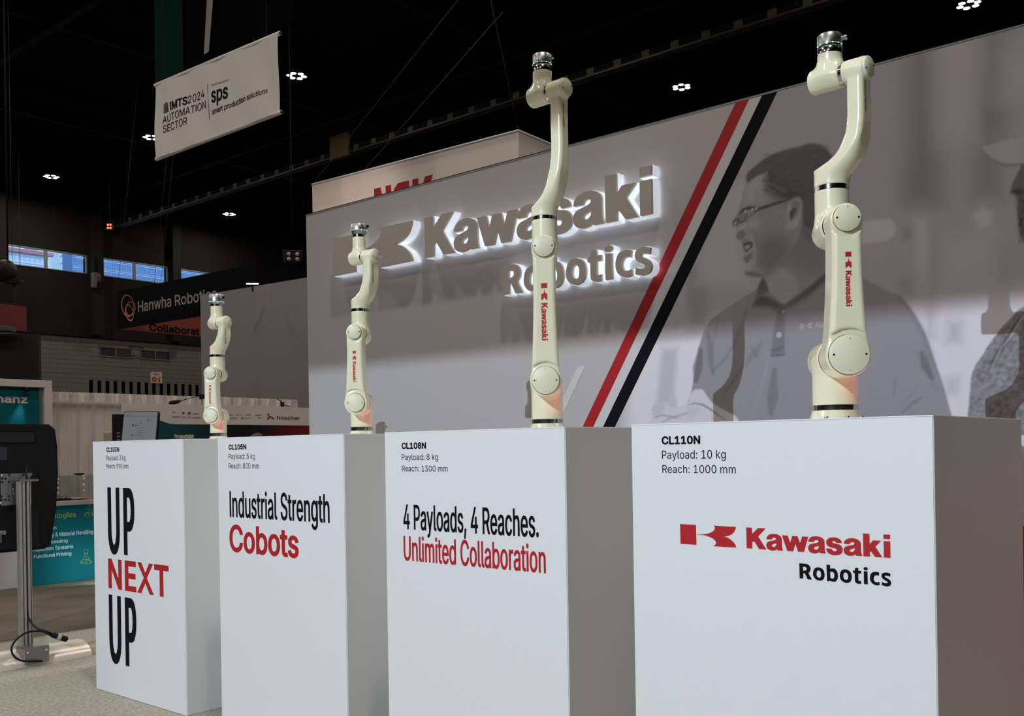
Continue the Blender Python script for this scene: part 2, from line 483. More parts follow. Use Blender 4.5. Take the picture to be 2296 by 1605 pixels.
FONT = {}
GLYPHS = r'''
&~448~197,-7 136,1 110,12 78,34 61,52 43,84 34,133 43,181 70,220 237,352 255,375 262,405 255,434 233,454 201,461 168,453 145,431 137,399 145,363 169,327 438,0 364,0 121,293 87,344 77,379 76,409 82,440 96,467 117,488 144,503 176,512 200,513 224,512 256,503 274,494 297,475 313,451 320,433 324,404 322,382 312,355 291,325 256,293 144,210 110,174 100,154 97,131 100,108 114,81 143,57 175,48 213,48 251,59 294,88 321,121 343,174 349,224 408,224 403,167 389,124 371,92 333,47 305,23 271,7 234,-3
,~188~38,-119 68,71 137,71 84,-119
.~188~95,-4 78,-1 63,9 53,24 50,41 53,59 63,73 78,83 95,87 113,83 128,73 138,59 141,41 138,24 128,9 113,-1
0~453~227,-7 191,-3 158,7 130,24 95,62 69,113 57,155 50,202 48,254 50,306 57,353 69,395 95,447 130,484 159,502 191,512 227,516 262,512 295,502 323,484 358,447 384,395 396,353 403,306 405,254 403,202 396,155 384,113 359,62 323,24 295,7 263,-3;227,50 250,52 271,60 290,74 313,103 330,144 338,176 344,254 338,332 330,365 313,405 290,435 271,449 250,457 227,460 203,457 182,449 163,435 140,405 123,365 115,332 109,254 115,176 123,144 140,103 163,74 182,60 203,52
1~453~76,0 76,55 391,55 391,0;276,509 276,0 212,0 212,448 209,448 86,358 86,427 198,509
2~453~64,0 64,47 282,282 311,327 320,371 315,405 293,436 258,455 224,460 188,454 153,433 132,398 127,362 66,362 66,377 75,418 94,453 121,482 168,507 210,515 268,511 306,497 346,465 367,434 379,398 380,354 367,309 336,259 267,180 153,60 153,57 389,57 389,0
3~453~218,-7 188,-5 146,5 98,30 70,57 57,79 48,104 44,132 109,132 115,107 126,87 144,71 165,59 209,50 248,53 291,69 319,100 329,135 323,180 311,204 299,217 265,238 229,246 157,248 157,299 288,452 70,452 70,509 372,509 372,461 211,278 211,289 247,290 279,286 321,269 354,244 371,222 387,186 393,145 387,103 377,78 362,55 321,19 266,-2
4~453~40,105 40,158 247,509 311,509 109,166 109,163 413,163 413,105;282,0 282,318 343,318 343,0
5~453~221,-7 165,1 140,11 108,32 83,60 71,82 60,130 122,130 127,108 143,83 166,64 196,52 221,50 250,53 268,60 291,75 314,104 324,131 327,173 321,203 309,229 283,257 248,273 218,277 167,268 128,246 67,253 96,509 366,509 366,452 151,452 134,301 170,322 212,333 263,330 303,316 338,293 370,251 386,210 391,163 388,132 381,102 369,76 343,41 309,15 282,3 253,-4
6~453~226,-7 182,-1 155,8 130,22 100,51 78,87 69,115 64,162 68,199 86,253 112,302 252,509 322,509 151,261 145,261 151,270 165,288 184,302 214,312 250,314 291,305 316,295 346,271 363,251 380,215 387,187 388,142 384,112 374,85 352,50 322,22 298,8 257,-4;226,48 263,55 299,79 322,119 327,157 322,196 299,235 263,259 226,265 190,259 153,235 131,197 125,158 131,119 153,79 190,55
7~453~97,0 323,452 62,452 62,509 391,509 391,449 165,0
8~453~226,-7 163,1 136,11 101,33 74,62 62,84 54,109 52,135 58,176 81,220 117,252 153,265 109,289 93,308 80,330 73,354 70,380 79,429 98,460 134,492 184,511 226,516 269,511 317,492 354,460 373,429 382,380 379,354 372,330 359,308 343,289 300,265 335,252 372,220 395,176 401,135 398,109 391,84 378,62 352,33 317,11 289,1;226,49 267,54 307,74 331,106 337,139 330,173 305,208 265,230 226,235 187,230 147,208 122,173 115,139 121,106 145,74 185,54;226,290 260,294 293,313 314,344 319,376 314,407 294,437 260,455 226,460 192,455 159,437 138,407 133,376 138,344 159,313 193,294
9~453~226,516 256,513 298,501 322,486 352,458 374,421 384,393 389,347 385,309 367,256 340,207 200,0 130,0 301,248 307,248 302,238 287,221 268,207 238,196 203,195 175,199 137,214 106,237 90,258 72,294 66,321 64,367 69,397 78,424 101,459 131,487 155,501 196,513;226,460 190,454 154,429 131,390 125,352 131,313 154,274 190,250 226,243 263,249 299,273 322,312 327,350 322,390 299,429 263,454
:~188~95,-4 78,-1 63,9 53,24 50,41 53,59 63,73 78,83 95,87 113,83 128,73 138,59 141,41 138,24 128,9 113,-1;95,271 78,274 63,284 53,299 50,316 53,334 63,349 78,359 95,362 113,359 128,349 138,334 141,316 138,299 128,284 113,274
A~480~16,0 201,509 276,509 463,0 395,0 264,372 232,478 245,478 213,371 85,0;110,142 110,199 370,199 370,142
B~456~60,0 60,509 274,507 317,496 359,469 381,442 394,410 398,374 395,344 387,320 368,295 343,278 315,267 315,262 347,254 378,234 397,212 411,184 417,149 416,111 406,77 386,48 344,18 317,8 284,2;125,57 264,58 309,67 330,80 349,105 355,137 352,161 342,184 327,203 289,225 259,230 125,231;125,285 238,285 273,290 295,300 314,314 333,348 336,372 330,403 313,429 294,442 256,451 125,452
C~510~267,-7 225,-3 186,7 150,25 104,63 70,115 53,157 44,203 40,254 44,305 53,352 70,393 92,429 119,459 150,484 186,501 225,512 267,516 317,511 362,496 393,478 427,447 448,418 463,385 473,348 408,348 389,395 357,428 315,449 267,456 223,450 196,439 172,424 141,391 118,348 106,295 106,213 119,160 141,117 172,85 210,63 252,54 292,55 337,69 369,90 394,121 408,160 473,160 463,124 448,91 428,62 402,38 373,19 341,5 305,-4
D~502~219,0 96,0 96,57 254,60 288,68 331,89 363,122 379,149 394,198 399,255 394,312 385,345 372,375 354,399 320,428 291,441 258,449 221,452 93,452 93,509 273,505 334,488 385,455 423,409 442,372 455,329 462,255 458,205 449,159 433,119 398,68 351,31 312,14 268,3;125,509 125,0 60,0 60,509
E~419~60,0 60,509 372,509 372,452 125,452 125,286 355,286 355,229 125,229 125,57 375,57 375,0
F~410~60,0 60,509 369,509 369,452 125,452 125,278 346,278 346,221 125,221 125,0
H~517~60,0 60,509 125,509 125,289 392,289 392,509 457,509 457,0 392,0 392,232 125,232 125,0
I~300~31,0 31,57 118,57 118,452 31,452 31,509 269,509 269,452 183,452 183,57 269,57 269,0
K~467~104,145 104,216 212,344 364,509 448,509;60,0 60,509 125,509 125,334 125,0;372,0 188,259 228,309 449,0
L~393~60,0 60,509 125,509 125,57 361,57 361,0
M~628~60,0 60,509 152,509 277,187 322,49 307,49 342,158 476,509 568,509 568,0 504,0 506,413 507,457 513,457 467,322 342,0 286,0 170,291 112,457 119,457 120,416 122,0
N~523~60,0 60,509 136,509 363,151 414,55 405,54 399,157 399,509 463,509 463,0 387,0 177,331 108,452 119,454 125,291 125,0
O~533~267,-7 225,-3 186,7 150,25 105,63 70,115 53,157 44,203 40,254 44,305 53,352 70,393 105,445 150,484 186,501 225,512 267,516 309,512 348,501 384,484 429,445 464,393 480,352 490,305 493,254 490,203 480,157 464,115 429,63 400,36 348,7 309,-3;267,53 296,55 337,69 361,84 383,105 408,144 420,176 428,213 430,254 428,295 420,332 408,365 383,404 361,424 337,440 310,450 267,456 223,450 197,440 172,424 151,404 125,364 113,332 106,295 103,254 106,213 113,176 125,144 151,105 172,84 197,69 223,59
P~445~60,0 60,509 254,508 289,503 332,487 366,462 383,441 396,417 408,363 404,304 390,265 366,233 332,207 289,191 235,186 109,186 109,242 245,243 279,248 297,256 318,272 333,294 342,319 344,357 339,385 324,416 305,434 279,446 257,451 125,452 125,0
R~449~60,0 60,509 255,508 305,500 333,489 367,465 384,444 396,421 407,381 407,323 390,271 367,240 333,217 289,203 236,198 96,198 96,255 246,255 289,263 306,271 325,287 337,308 344,333 344,371 337,397 319,425 298,440 279,446 246,452 125,452 125,0;353,0 230,229 303,229 428,0
S~447~224,-9 156,-1 128,9 91,31 72,50 51,83 38,137 104,137 114,102 136,76 166,59 204,50 246,50 286,60 317,79 338,106 345,130 344,154 336,174 322,189 296,205 163,246 112,269 76,301 56,341 52,372 58,413 68,437 92,468 113,484 151,503 195,514 227,516 289,508 316,498 351,476 377,449 390,427 401,378 337,378 326,412 312,430 291,444 254,456 204,457 159,444 129,418 115,383 117,359 122,345 136,328 162,311 312,264 359,238 384,213 399,189 407,161 408,139 406,112 393,75 379,53 360,34 323,11 294,0
T~449~32,452 32,509 417,509 417,452 257,452 257,0 193,0 193,452
U~517~259,-8 220,-6 186,2 154,15 114,43 85,80 71,108 63,140 60,173 60,509 124,509 124,178 128,144 147,104 177,74 220,56 259,52 298,56 331,68 357,87 381,123 391,155 393,178 393,509 457,509 457,173 454,140 446,108 433,80 414,55 378,24 348,8 315,-2
X~474~18,0 217,284 217,236 29,509 104,509 204,361 243,292 232,292 252,329 374,509 446,509 259,239 259,287 456,0 382,0 268,165 230,231 244,231 225,196 91,0
Y~472~203,0 203,208 16,509 91,509 222,292 250,230 224,230 251,293 381,509 455,509 268,208 268,0
a~389~160,-9 104,1 76,15 60,29 38,63 32,84 31,118 36,146 43,161 58,179 85,197 125,211 252,230 271,240 276,255 273,279 267,297 256,311 227,327 178,330 156,325 132,313 114,296 100,274 41,291 57,322 79,346 104,364 143,378 194,384 239,379 271,369 300,350 322,320 335,278 337,0 277,0 277,52 272,52 252,25 229,8 199,-4;170,45 202,49 220,55 242,68 259,86 274,122 276,190 259,182 175,168 134,159 117,150 103,139 95,124 92,105 96,82 105,68 124,55 149,47
b~424~229,-8 198,-5 165,8 142,26 118,59 112,59 112,0 53,0 53,509 114,509 114,319 118,319 147,355 171,373 207,383 245,384 274,378 300,368 335,342 354,320 376,277 385,245 390,169 385,133 376,100 363,70 346,45 313,16 288,3 260,-6;220,47 262,55 279,66 301,88 320,128 328,189 320,250 301,290 280,311 262,322 220,330 178,322 161,312 140,291 121,252 113,189 121,126 140,86 162,65 179,55
c~396~207,-8 174,-5 144,3 117,16 82,46 56,85 44,116 37,150 34,187 40,243 49,276 64,305 82,330 104,351 130,367 159,378 190,384 226,384 252,379 284,368 312,351 335,328 353,301 362,277 303,262 290,289 270,311 242,325 207,330 173,325 145,310 124,287 108,258 98,212 98,163 108,117 124,89 145,66 163,55 207,46 243,52 271,66 292,89 304,117 363,102 341,56 306,21 261,-1
d~424~195,-8 165,-6 137,3 111,16 79,45 62,70 48,100 39,133 35,169 39,245 48,277 62,307 79,332 112,361 137,374 165,382 207,384 245,376 278,355 306,319 311,319 311,509 372,509 372,0 313,0 313,59 307,59 282,26 259,8 227,-5;205,47 246,55 263,65 284,86 303,126 312,189 303,252 284,291 263,312 246,322 205,330 162,322 145,311 124,290 105,250 96,189 105,128 124,88 145,66 162,55
e~404~212,-8 161,-2 131,9 104,25 72,58 49,100 40,132 35,168 36,224 44,258 55,290 71,317 103,350 128,367 157,378 188,384 236,382 266,374 294,361 319,341 341,315 357,282 365,256 371,211 371,169 75,169 75,221 338,221 310,202 304,248 293,278 277,301 255,319 227,328 205,330 173,326 155,319 138,308 119,286 105,260 97,231 96,164 102,127 121,88 151,61 190,48 234,48 260,55 281,68 297,88 306,105 365,91 348,55 311,19 261,-3
g~425~207,-151 156,-146 114,-132 76,-104 51,-69 101,-41 131,-74 169,-93 222,-97 249,-92 272,-82 298,-58 308,-34 311,68 306,68 272,28 252,16 227,8 195,5 165,7 138,14 113,27 80,53 63,77 43,120 36,154 35,210 39,246 49,278 71,320 90,342 125,368 166,382 196,384 228,382 253,373 279,356 308,319 313,319 313,379 372,379 372,-9 367,-54 350,-90 334,-109 314,-124 265,-144;205,59 246,66 264,75 285,95 300,121 307,142 312,193 304,253 285,291 264,312 247,322 205,330 163,322 145,312 124,290 105,252 96,193 105,133 124,96 145,76 163,66
h~410~114,227 114,0 53,0 53,509 114,509 114,287 102,287 124,332 152,362 187,379 240,384 285,373 321,349 346,310 355,271 357,0 296,0 295,249 286,286 273,304 246,323 223,328 192,328 161,317 141,303 126,283 117,257
i~167~53,0 53,379 114,379 114,0;84,443 67,446 54,455 44,468 41,483 44,499 54,512 67,521 84,524 100,521 114,512 123,499 126,483 123,468 114,455 100,446
k~381~110,137 110,212 121,212 284,379 360,379 184,199 177,199;53,0 53,509 114,509 114,0;294,0 148,186 191,229 372,0
l~189~139,-2 101,3 82,13 62,37 53,71 53,509 114,509 114,90 118,66 126,57 140,52 170,54 181,3
m~610~53,0 53,379 112,379 112,295 108,295 122,331 151,363 180,379 219,386 257,380 287,361 309,331 321,295 312,295 326,329 343,350 364,366 407,383 458,385 497,372 522,354 546,318 555,283 557,0 496,0 493,279 485,298 473,313 447,326 419,330 395,328 368,316 349,296 338,270 335,0 274,0 272,280 265,297 246,317 220,328 199,330 171,326 145,312 126,289 117,266 114,238 114,0
n~410~114,227 114,0 53,0 53,379 112,379 112,287 102,287 124,332 142,354 163,369 187,379 213,384 240,384 275,377 304,363 328,340 346,310 355,271 357,0 296,0 295,249 286,286 273,304 246,323 223,328 192,328 161,317 141,303 126,283 117,257
o~415~207,-8 174,-5 144,3 117,16 82,46 56,85 44,116 37,150 34,187 37,225 44,260 56,291 82,330 117,360 144,374 174,382 207,384 241,382 271,374 299,360 333,330 359,291 371,260 379,225 381,187 379,150 371,116 359,85 333,46 299,16 271,3 241,-5;207,46 252,55 285,80 298,97 311,128 319,187 311,247 298,278 285,296 252,321 207,330 163,321 130,296 118,278 105,247 96,187 105,128 118,97 130,80 163,55
p~424~53,-143 53,379 112,379 112,319 118,319 152,360 188,379 245,384 274,378 300,368 335,342 362,307 381,261 390,208 385,133 370,84 346,45 325,25 301,9 274,-2 245,-8 218,-8 189,-3 153,17 118,59 114,59 114,-143;220,47 262,55 279,66 301,88 320,128 328,189 320,250 301,290 280,311 262,322 220,330 178,322 161,312 140,291 121,252 113,189 121,126 140,86 162,65 179,55
r~259~53,0 53,379 112,379 112,321 115,321 130,347 161,373 191,383 243,384 243,322 230,324 198,325 166,318 140,301 126,284 114,246 114,0
s~365~182,-8 123,0 84,18 62,38 50,54 36,94 94,107 105,79 117,66 141,52 170,46 206,47 227,53 244,62 262,81 267,95 266,115 258,131 249,140 221,153 133,174 104,186 72,208 58,227 50,249 47,274 51,305 59,323 79,347 105,365 126,375 149,381 187,384 234,379 279,358 304,332 324,290 268,277 254,304 228,325 199,332 166,331 139,322 119,305 109,285 112,258 124,243 144,232 246,205 287,187 306,171 320,153 328,131 331,107 323,65 312,47 290,24 260,6 236,-2
t~227~204,379 204,327 6,327 6,379;65,471 126,471 128,76 136,61 150,53 170,50 202,54 213,2 168,-4 138,-1 113,7 84,30 72,52 65,93
u~410~182,-5 135,2 106,16 75,48 60,82 53,139 53,379 114,379 114,144 116,117 124,94 137,75 154,61 175,53 209,51 242,58 263,71 283,97 293,122 296,153 296,379 357,379 357,0 298,0 298,92 307,92 301,75 286,47 267,25 234,5 209,-3
w~567~138,0 23,379 87,379 154,137 175,41 165,41 186,135 252,379 316,379 382,136 402,41 391,41 413,135 480,379 545,379 429,0 368,0 319,172 277,338 291,338 263,225 199,0
y~389~47,-139 61,-86 99,-90 113,-86 126,-78 145,-51 163,-1 17,379 84,379 165,155 206,21 184,21 224,155 305,379 371,379 196,-77 171,-113 139,-136 100,-145
z~380~42,0 42,46 254,320 254,323 48,323 48,379 333,379 333,331 126,56 339,56 339,0
'''
LOGO="""square~0,578 523,576 531,3 7,4
river~536,299 735,318 865,339 978,374 1067,424 1120,487 1124,534 1085,582 1783,577 1763,512 1719,429 1640,361 1530,313 1405,289 1529,261 1637,199 1714,133 1759,72 1788,1 1059,-2 1116,34 1152,86 1146,128 1110,176 1039,222 928,259 832,283 735,295 536,290
K~2089,579 2262,580 2270,415 2447,582 2669,581 2445,347 2689,-1 2468,4 2317,215 2269,179 2267,4 2095,5
a~2691,284 2697,337 2731,386 2793,426 2875,443 2955,443 3036,424 3095,387 3125,346 3132,295 3134,163 3140,79 3164,0 3003,2 2982,31 2943,2 2887,-11 2826,-15 2756,5 2705,42 2681,98 2681,146 2706,195 2759,229 2841,250 2932,274 2961,295 2965,314 2954,337 2918,344 2878,335 2852,312 2842,285
a_h~2973,193 2971,163 2955,124 2919,95 2884,89 2849,103 2842,127 2860,151 2900,168
w~3134,419 3305,417 3366,233 3428,416 3580,415 3644,235 3707,418 3879,415 3751,3 3584,3 3516,206 3451,2 3280,5
s~4358,142 4506,140 4521,109 4556,84 4602,80 4635,100 4640,130 4617,147 4557,161 4492,171 4427,194 4385,228 4363,272 4365,332 4393,379 4449,419 4524,438 4599,441 4682,422 4737,389 4768,350 4783,299 4629,297 4616,323 4579,344 4537,337 4522,314 4541,292 4615,278 4689,264 4744,240 4780,202 4796,144 4794,90 4773,43 4731,9 4666,-18 4591,-27 4517,-23 4443,4 4392,41 4369,86
k~5328,583 5497,581 5499,323 5585,419 5789,417 5640,263 5817,-1 5631,-3 5523,136 5501,108 5501,0 5332,-1
i1~5846,583 6015,583 6011,471 5844,469
i2~5846,416 6014,420 6015,2 5848,1
a2x~3867,114
a3x~4822,110"""
ROBO="""R~3612,-306 3767,-306 3847,-319 3902,-359 3925,-416 3918,-481 3887,-531 3865,-550 3963,-717 3841,-718 3763,-566 3722,-565 3720,-707 3618,-712
R_h~3716,-393 3766,-392 3809,-409 3818,-442 3808,-472 3764,-493 3718,-494
o~3991,-541 4010,-457 4054,-401 4115,-379 4188,-382 4260,-421 4295,-477 4306,-552 4299,-628 4262,-690 4207,-720 4146,-725 4074,-705 4019,-656 3994,-599
o_h~4088,-545 4102,-479 4138,-459 4175,-468 4202,-513 4207,-577 4196,-630 4166,-651 4123,-636 4093,-603
b~4358,-293 4454,-293 4459,-394 4512,-379 4572,-380 4619,-417 4653,-478 4664,-565 4651,-635 4620,-690 4566,-723 4507,-722 4436,-699 4423,-720 4366,-716
b_h~4457,-476 4493,-464 4535,-476 4561,-520 4564,-584 4544,-632 4508,-646 4461,-629
o2x~4709,-549
t~5118,-314 5195,-315 5197,-386 5269,-388 5268,-458 5196,-458 5196,-614 5216,-647 5265,-637 5264,-717 5198,-726 5134,-705 5104,-656 5100,-456 5058,-456 5062,-390 5105,-387
i1~5439,-320 5432,-341 5411,-358 5384,-366 5357,-362 5337,-348 5330,-328 5337,-306 5358,-289 5385,-282 5413,-285 5432,-299
i2~5335,-390 5429,-389 5435,-717 5335,-719
c~5727,-393 5717,-480 5667,-466 5616,-479 5588,-526 5587,-583 5609,-626 5653,-645 5730,-633 5733,-708 5674,-724 5596,-712 5529,-666 5494,-601 5489,-522 5516,-441 5561,-398 5624,-382 5680,-383
s~6007,-401 5995,-480 5935,-465 5885,-458 5866,-476 5873,-498 5923,-522 5983,-556 6015,-604 6018,-654 5992,-701 5942,-724 5875,-728 5781,-704 5790,-622 5854,-645 5910,-648 5929,-628 5916,-601 5855,-572 5806,-537 5781,-494 5782,-443 5808,-407 5858,-387 5930,-381"""
for _ln in GLYPHS.strip('\n').split('\n'):
    _ch, _ad, _cs = _ln.split('~')
    FONT[_ch] = (int(_ad), [[tuple(int(q) for q in p.split(',')) for p in c.split()] for c in _cs.split(';')])
FONT[' '] = (188, [])
_cap = max(p[1] for c in FONT['H'][1] for p in c)
FONT['I'] = (180, [[(56, 0), (56, _cap), (124, _cap), (124, 0)]])      # plain capital I


def glyph_runs(s, track=0):
    x, out = 0, []
    for ch in s:
        ad, cs = FONT[ch]
        out.append([[(px + x, pz) for px, pz in c] for c in cs])
        x += ad + track
    return [g for g in out if g]


def text_shapes(s, x0, x1, zb, h, bold=(0, 0), track=0, slant=0.0):
    """contours of a line of lettering fitted between x0 and x1, baseline zb, height h above the baseline"""
    gs = glyph_runs(s, track)
    al = [p for g in gs for c in g for p in c]
    ax0, ax1, az1 = min(p[0] for p in al), max(p[0] for p in al), max(p[1] for p in al)
    sx, sz = (x1 - x0 - 2 * bold[0]) / (ax1 - ax0), (h - bold[1]) / az1
    out = []
    for g in gs:
        g2 = [[(x0 + bold[0] + (p[0] - ax0) * sx + slant * p[1] * sz, zb + p[1] * sz) for p in c] for c in g]
        out.append(embolden(g2, *bold) if bold[0] or bold[1] else g2)
    return out


def flat(mb, contours, place):
    V, T = fill(contours)
    mb.add([place(p[0], p[1]) for p in V], T)


def lettering(name, m, parent, shapes, place):
    mb = MB()
    for g in shapes:
        flat(mb, g, place)
    return mb.build(name, m, parent)


def solid(mb, contours, place):
    """extrude filled contours; place(x, z, side) gives front (0) and back (1) points"""
    V, T = fill(contours)
    n = len(V)
    cnt = {}
    for t in T:
        for a, b in ((t[0], t[1]), (t[1], t[2]), (t[2], t[0])):
            cnt[(a, b)] = cnt.get((a, b), 0) + 1
    fs = [tuple(t) for t in T] + [tuple(i + n for i in t[::-1]) for t in T]
    for a, b in cnt:
        if (b, a) not in cnt:
            fs.append((b, a, a + n, b + n))
    mb.add([place(p[0], p[1], 0) for p in V] + [place(p[0], p[1], 1) for p in V], fs)


def parse(block):
    d = {}
    for ln in block.strip().split('\n'):
        k, ps = ln.split('~')
        d[k] = [tuple(int(q) for q in p.split(',')) for p in ps.split()]
    return d


def ccw(c, want=1):
    return c if (area2(c) > 0) == (want > 0) else c[::-1]


_L, _R = parse(LOGO), parse(ROBO)


def tr(c, hole=False, dx=0, corner=42):
    c = rounder(c, 3, corner)
    return [(p[0] + dx, p[1]) for p in ccw(c, -1 if hole else 1)]


# emblem and word marks, units 0.1 mm, baseline 0
EMBLEM = [[[ccw(_L['square'])][0]], [tr(_L['river'])]]
_aw = [tr(_L['a']), tr(_L['a_h'], True)]


def _sh(g, dx):
    return [[(p[0] + dx, p[1]) for p in c] for c in g]


WORD_K = [[ccw(_L['K'])], _aw, [ccw(_L['w'])], _sh(_aw, 3867 - 2681), [tr(_L['s'])], _sh(_aw, 4822 - 2681), [ccw(_L['k'])], [ccw(_L['i1']), ccw(_L['i2'])]]
_o = [tr(_R['o']), tr(_R['o_h'], True)]
WORD_R = [[tr(_R['R']), tr(_R['R_h'], True)], _o, [tr(_R['b']), tr(_R['b_h'], True)], _sh(_o, 4709 - 3991), [tr(_R['t'])], [tr(_R['i1'], corner=80), ccw(_R['i2'])], [tr(_R['c'])], [tr(_R['s'])]]


def mapped(gs, f):
    return [[[f(*p) for p in c] for c in g] for g in gs]


# ---------------------------------------------------------------- smooth bodies from distance fields


def sdf_mesh(f, lo, hi, h):
    lo, hi = np.array(lo, float), np.array(hi, float)
    n = np.ceil((hi - lo) / h).astype(int) + 1
    ax = [lo[i] + h * np.arange(n[i]) for i in range(3)]
    X, Y, Z = np.meshgrid(*ax, indexing='ij')
    F = f(X, Y, Z)
    In = F < 0
    nc = n - 1
    s = np.zeros(nc, int)
    acc = np.zeros((*nc, 3))
    cnt = np.zeros(nc)
    cor = [(i, j, k) for i in (0, 1) for j in (0, 1) for k in (0, 1)]
    sl = lambda c: tuple(slice(c[a], c[a] + nc[a]) for a in range(3))
    for c in cor:
        s += In[sl(c)]
    act = (s > 0) & (s < 8)
    for c in cor:
        for a in range(3):
            if c[a] == 0:
                d = list(c)
                d[a] = 1
                f0, f1 = F[sl(c)], F[sl(tuple(d))]
                x = (f0 < 0) != (f1 < 0)
                t = np.where(x, f0 / np.where(x, f0 - f1, 1), 0)
                for b in range(3):
                    acc[..., b] += x * (t if b == a else c[b])
                cnt += x
    idx = -np.ones(nc, int)
    ii = np.argwhere(act)
    idx[act] = np.arange(len(ii))
    P = lo + h * (ii + acc[act] / cnt[act][:, None])
    e = h * 0.05
    for _ in range(3):
        g = np.stack([(f(*(P + e * np.eye(3)[a]).T) - f(*(P - e * np.eye(3)[a]).T)) / (2 * e) for a in range(3)], 1)
        g2 = np.maximum((g * g).sum(1), 0.05)
        st = np.clip(f(*P.T) / g2, -h, h)
        P = P - g * st[:, None]
    faces = []
    for a in range(3):
        b, c = (a + 1) % 3, (a + 2) % 3
        s0 = [slice(None)] * 3
        s1 = [slice(None)] * 3
        s0[a], s1[a] = slice(0, -1), slice(1, None)
        x = In[tuple(s0)] != In[tuple(s1)]
        q = np.argwhere(x)
        ok = (q[:, b] > 0) & (q[:, c] > 0) & (q[:, b] < nc[b]) & (q[:, c] < nc[c])
        q = q[ok]
        inside = In[tuple(q.T)]
        eb, ec = np.eye(3, dtype=int)[b], np.eye(3, dtype=int)[c]
        qd = np.stack([idx[tuple((q - eb - ec).T)], idx[tuple((q - ec).T)], idx[tuple(q.T)], idx[tuple((q - eb).T)]], 1)
        qd[~inside] = qd[~inside][:, ::-1]
        faces.append(qd)
    return P, np.concatenate(faces)


def smin(a, b, k):
    h = np.clip(0.5 + 0.5 * (b - a) / k, 0, 1)
    return b * (1 - h) + a * h - k * h * (1 - h)


def sd_cyl(r, lo, hi, rad, rnd):       # r: distance from the axis, and the coordinate along it packed as a tuple
    d, t = r
    qx = d - rad + rnd
    qy = np.abs(t - (lo + hi) / 2) - (hi - lo) / 2 + rnd
    return np.minimum(np.maximum(qx, qy), 0) + np.hypot(np.maximum(qx, 0), np.maximum(qy, 0)) - rnd


def body(name, m, parent, f, lo, hi, h, rotz=0.0):
    P, Q = sdf_mesh(f, lo, hi, h)
    if rotz:
        c, s = math.cos(rotz), math.sin(rotz)
        P = np.stack([P[:, 0] * c - P[:, 1] * s, P[:, 0] * s + P[:, 1] * c, P[:, 2]], 1)
    me = bpy.data.meshes.new(name)
    me.from_pydata(P.tolist(), [], Q.tolist())
    me.polygons.foreach_set('use_smooth', [True] * len(Q))
    me.update()
    me.materials.append(m)
    o = bpy.data.objects.new(name, me)
    return link(o, parent)


# ================================================================ the hall
FLOORM = mat('dark_aisle_carpet', (0.125, 0.103, 0.076), 0.95, noise=0.25, nscale=2.5, bump=0.4, bscale=120)
BEIGE = mat('beige_booth_carpet', (0.41, 0.38, 0.305), 0.95, noise=0.30, nscale=55, bump=1.0, bscale=130)
CEIL = mat('black_ceiling', (0.0015, 0.0015, 0.0015), 0.95, spec=0.1)
BEAMM = mat('black_painted_steel', (0.002, 0.002, 0.002), 0.7, spec=0.2)
UPPER = mat('dark_upper_wall', (0.011, 0.0108, 0.0095), 0.95, spec=0.1)
BRICK = mat('painted_block', (0.105, 0.100, 0.080), 0.85, noise=0.06, nscale=0.7)
MORTAR = mat('block_joint', (0.055, 0.053, 0.043), 0.95)
FRAME = mat('window_frame_metal', (0.16, 0.15, 0.13), 0.5)

UB = -49.12
HV0, HV1, HU1, HZ = -40.0, 72.0, 45.0, 16.0


def gbox(mb, u0, u1, v0, v1, z0, z1):         # box aligned with the booth grid, world coordinates
    vs = [W(u, v, z) for z in (z0, z1) for v in (v0, v1) for u in (u0, u1)]
    return mb.add(vs, [(0, 2, 3, 1), (4, 5, 7, 6), (0, 1, 5, 4), (2, 6, 7, 3), (0, 4, 6, 2), (1, 3, 7, 5)])


struct(gbox(MB(), UB - 1, HU1, HV0, HV1, -0.3, -0.012).build('floor', FLOORM))
ceil = struct(gbox(MB(), UB - 1, HU1, HV0, HV1, HZ, HZ + 0.3).build('ceiling', CEIL))
struct(gbox(MB(), UB, HU1, HV1, HV1 + 0.3, 0, HZ).build('wall_far', UPPER))
struct(gbox(MB(), UB, HU1, HV0 - 0.3, HV0, 0, HZ).build('wall_near', UPPER))
struct(gbox(MB(), HU1, HU1 + 0.3, HV0, HV1, 0, HZ).build('wall_right', UPPER))

# back wall with a strip of windows between columns
WZ0, WZ1 = 10.50, 11.47
BAYW = [(16.3, 19.35), (20.09, 24.17), (24.91, 28.73), (29.34, 33.2), (33.9, 37.8)]
mb = MB()
gbox(mb, UB - 0.4, UB, HV0, HV1, 7.25, WZ0)
gbox(mb, UB - 0.4, UB, HV0, HV1, WZ1, HZ)
_e = [HV0] + [q for b in BAYW for q in b] + [HV1]
for a, b in zip(_e[::2], _e[1::2]):
    gbox(mb, UB - 0.4, UB, a, b, WZ0, WZ1)
wback = struct(mb.build('wall_back', UPPER))
gbox(MB(), UB - 0.3, UB + 0.01, HV0, HV1, 0, 7.25).build('block_backing', MORTAR, wback)
gbox(MB(), UB, UB + 0.22, HV0, HV1, 7.22, 7.34).build('ledge', BEAMM, wback)
# columns
for k, (a, b) in enumerate(((19.4, 20.02), (24.3, 24.84), (28.8, 29.28))):
    gbox(MB(), UB, UB + 0.45, a, b, 7.34, HZ).build('column', mat('column_paint', (0.012, 0.0115, 0.010), 0.9, spec=0.1), wback)
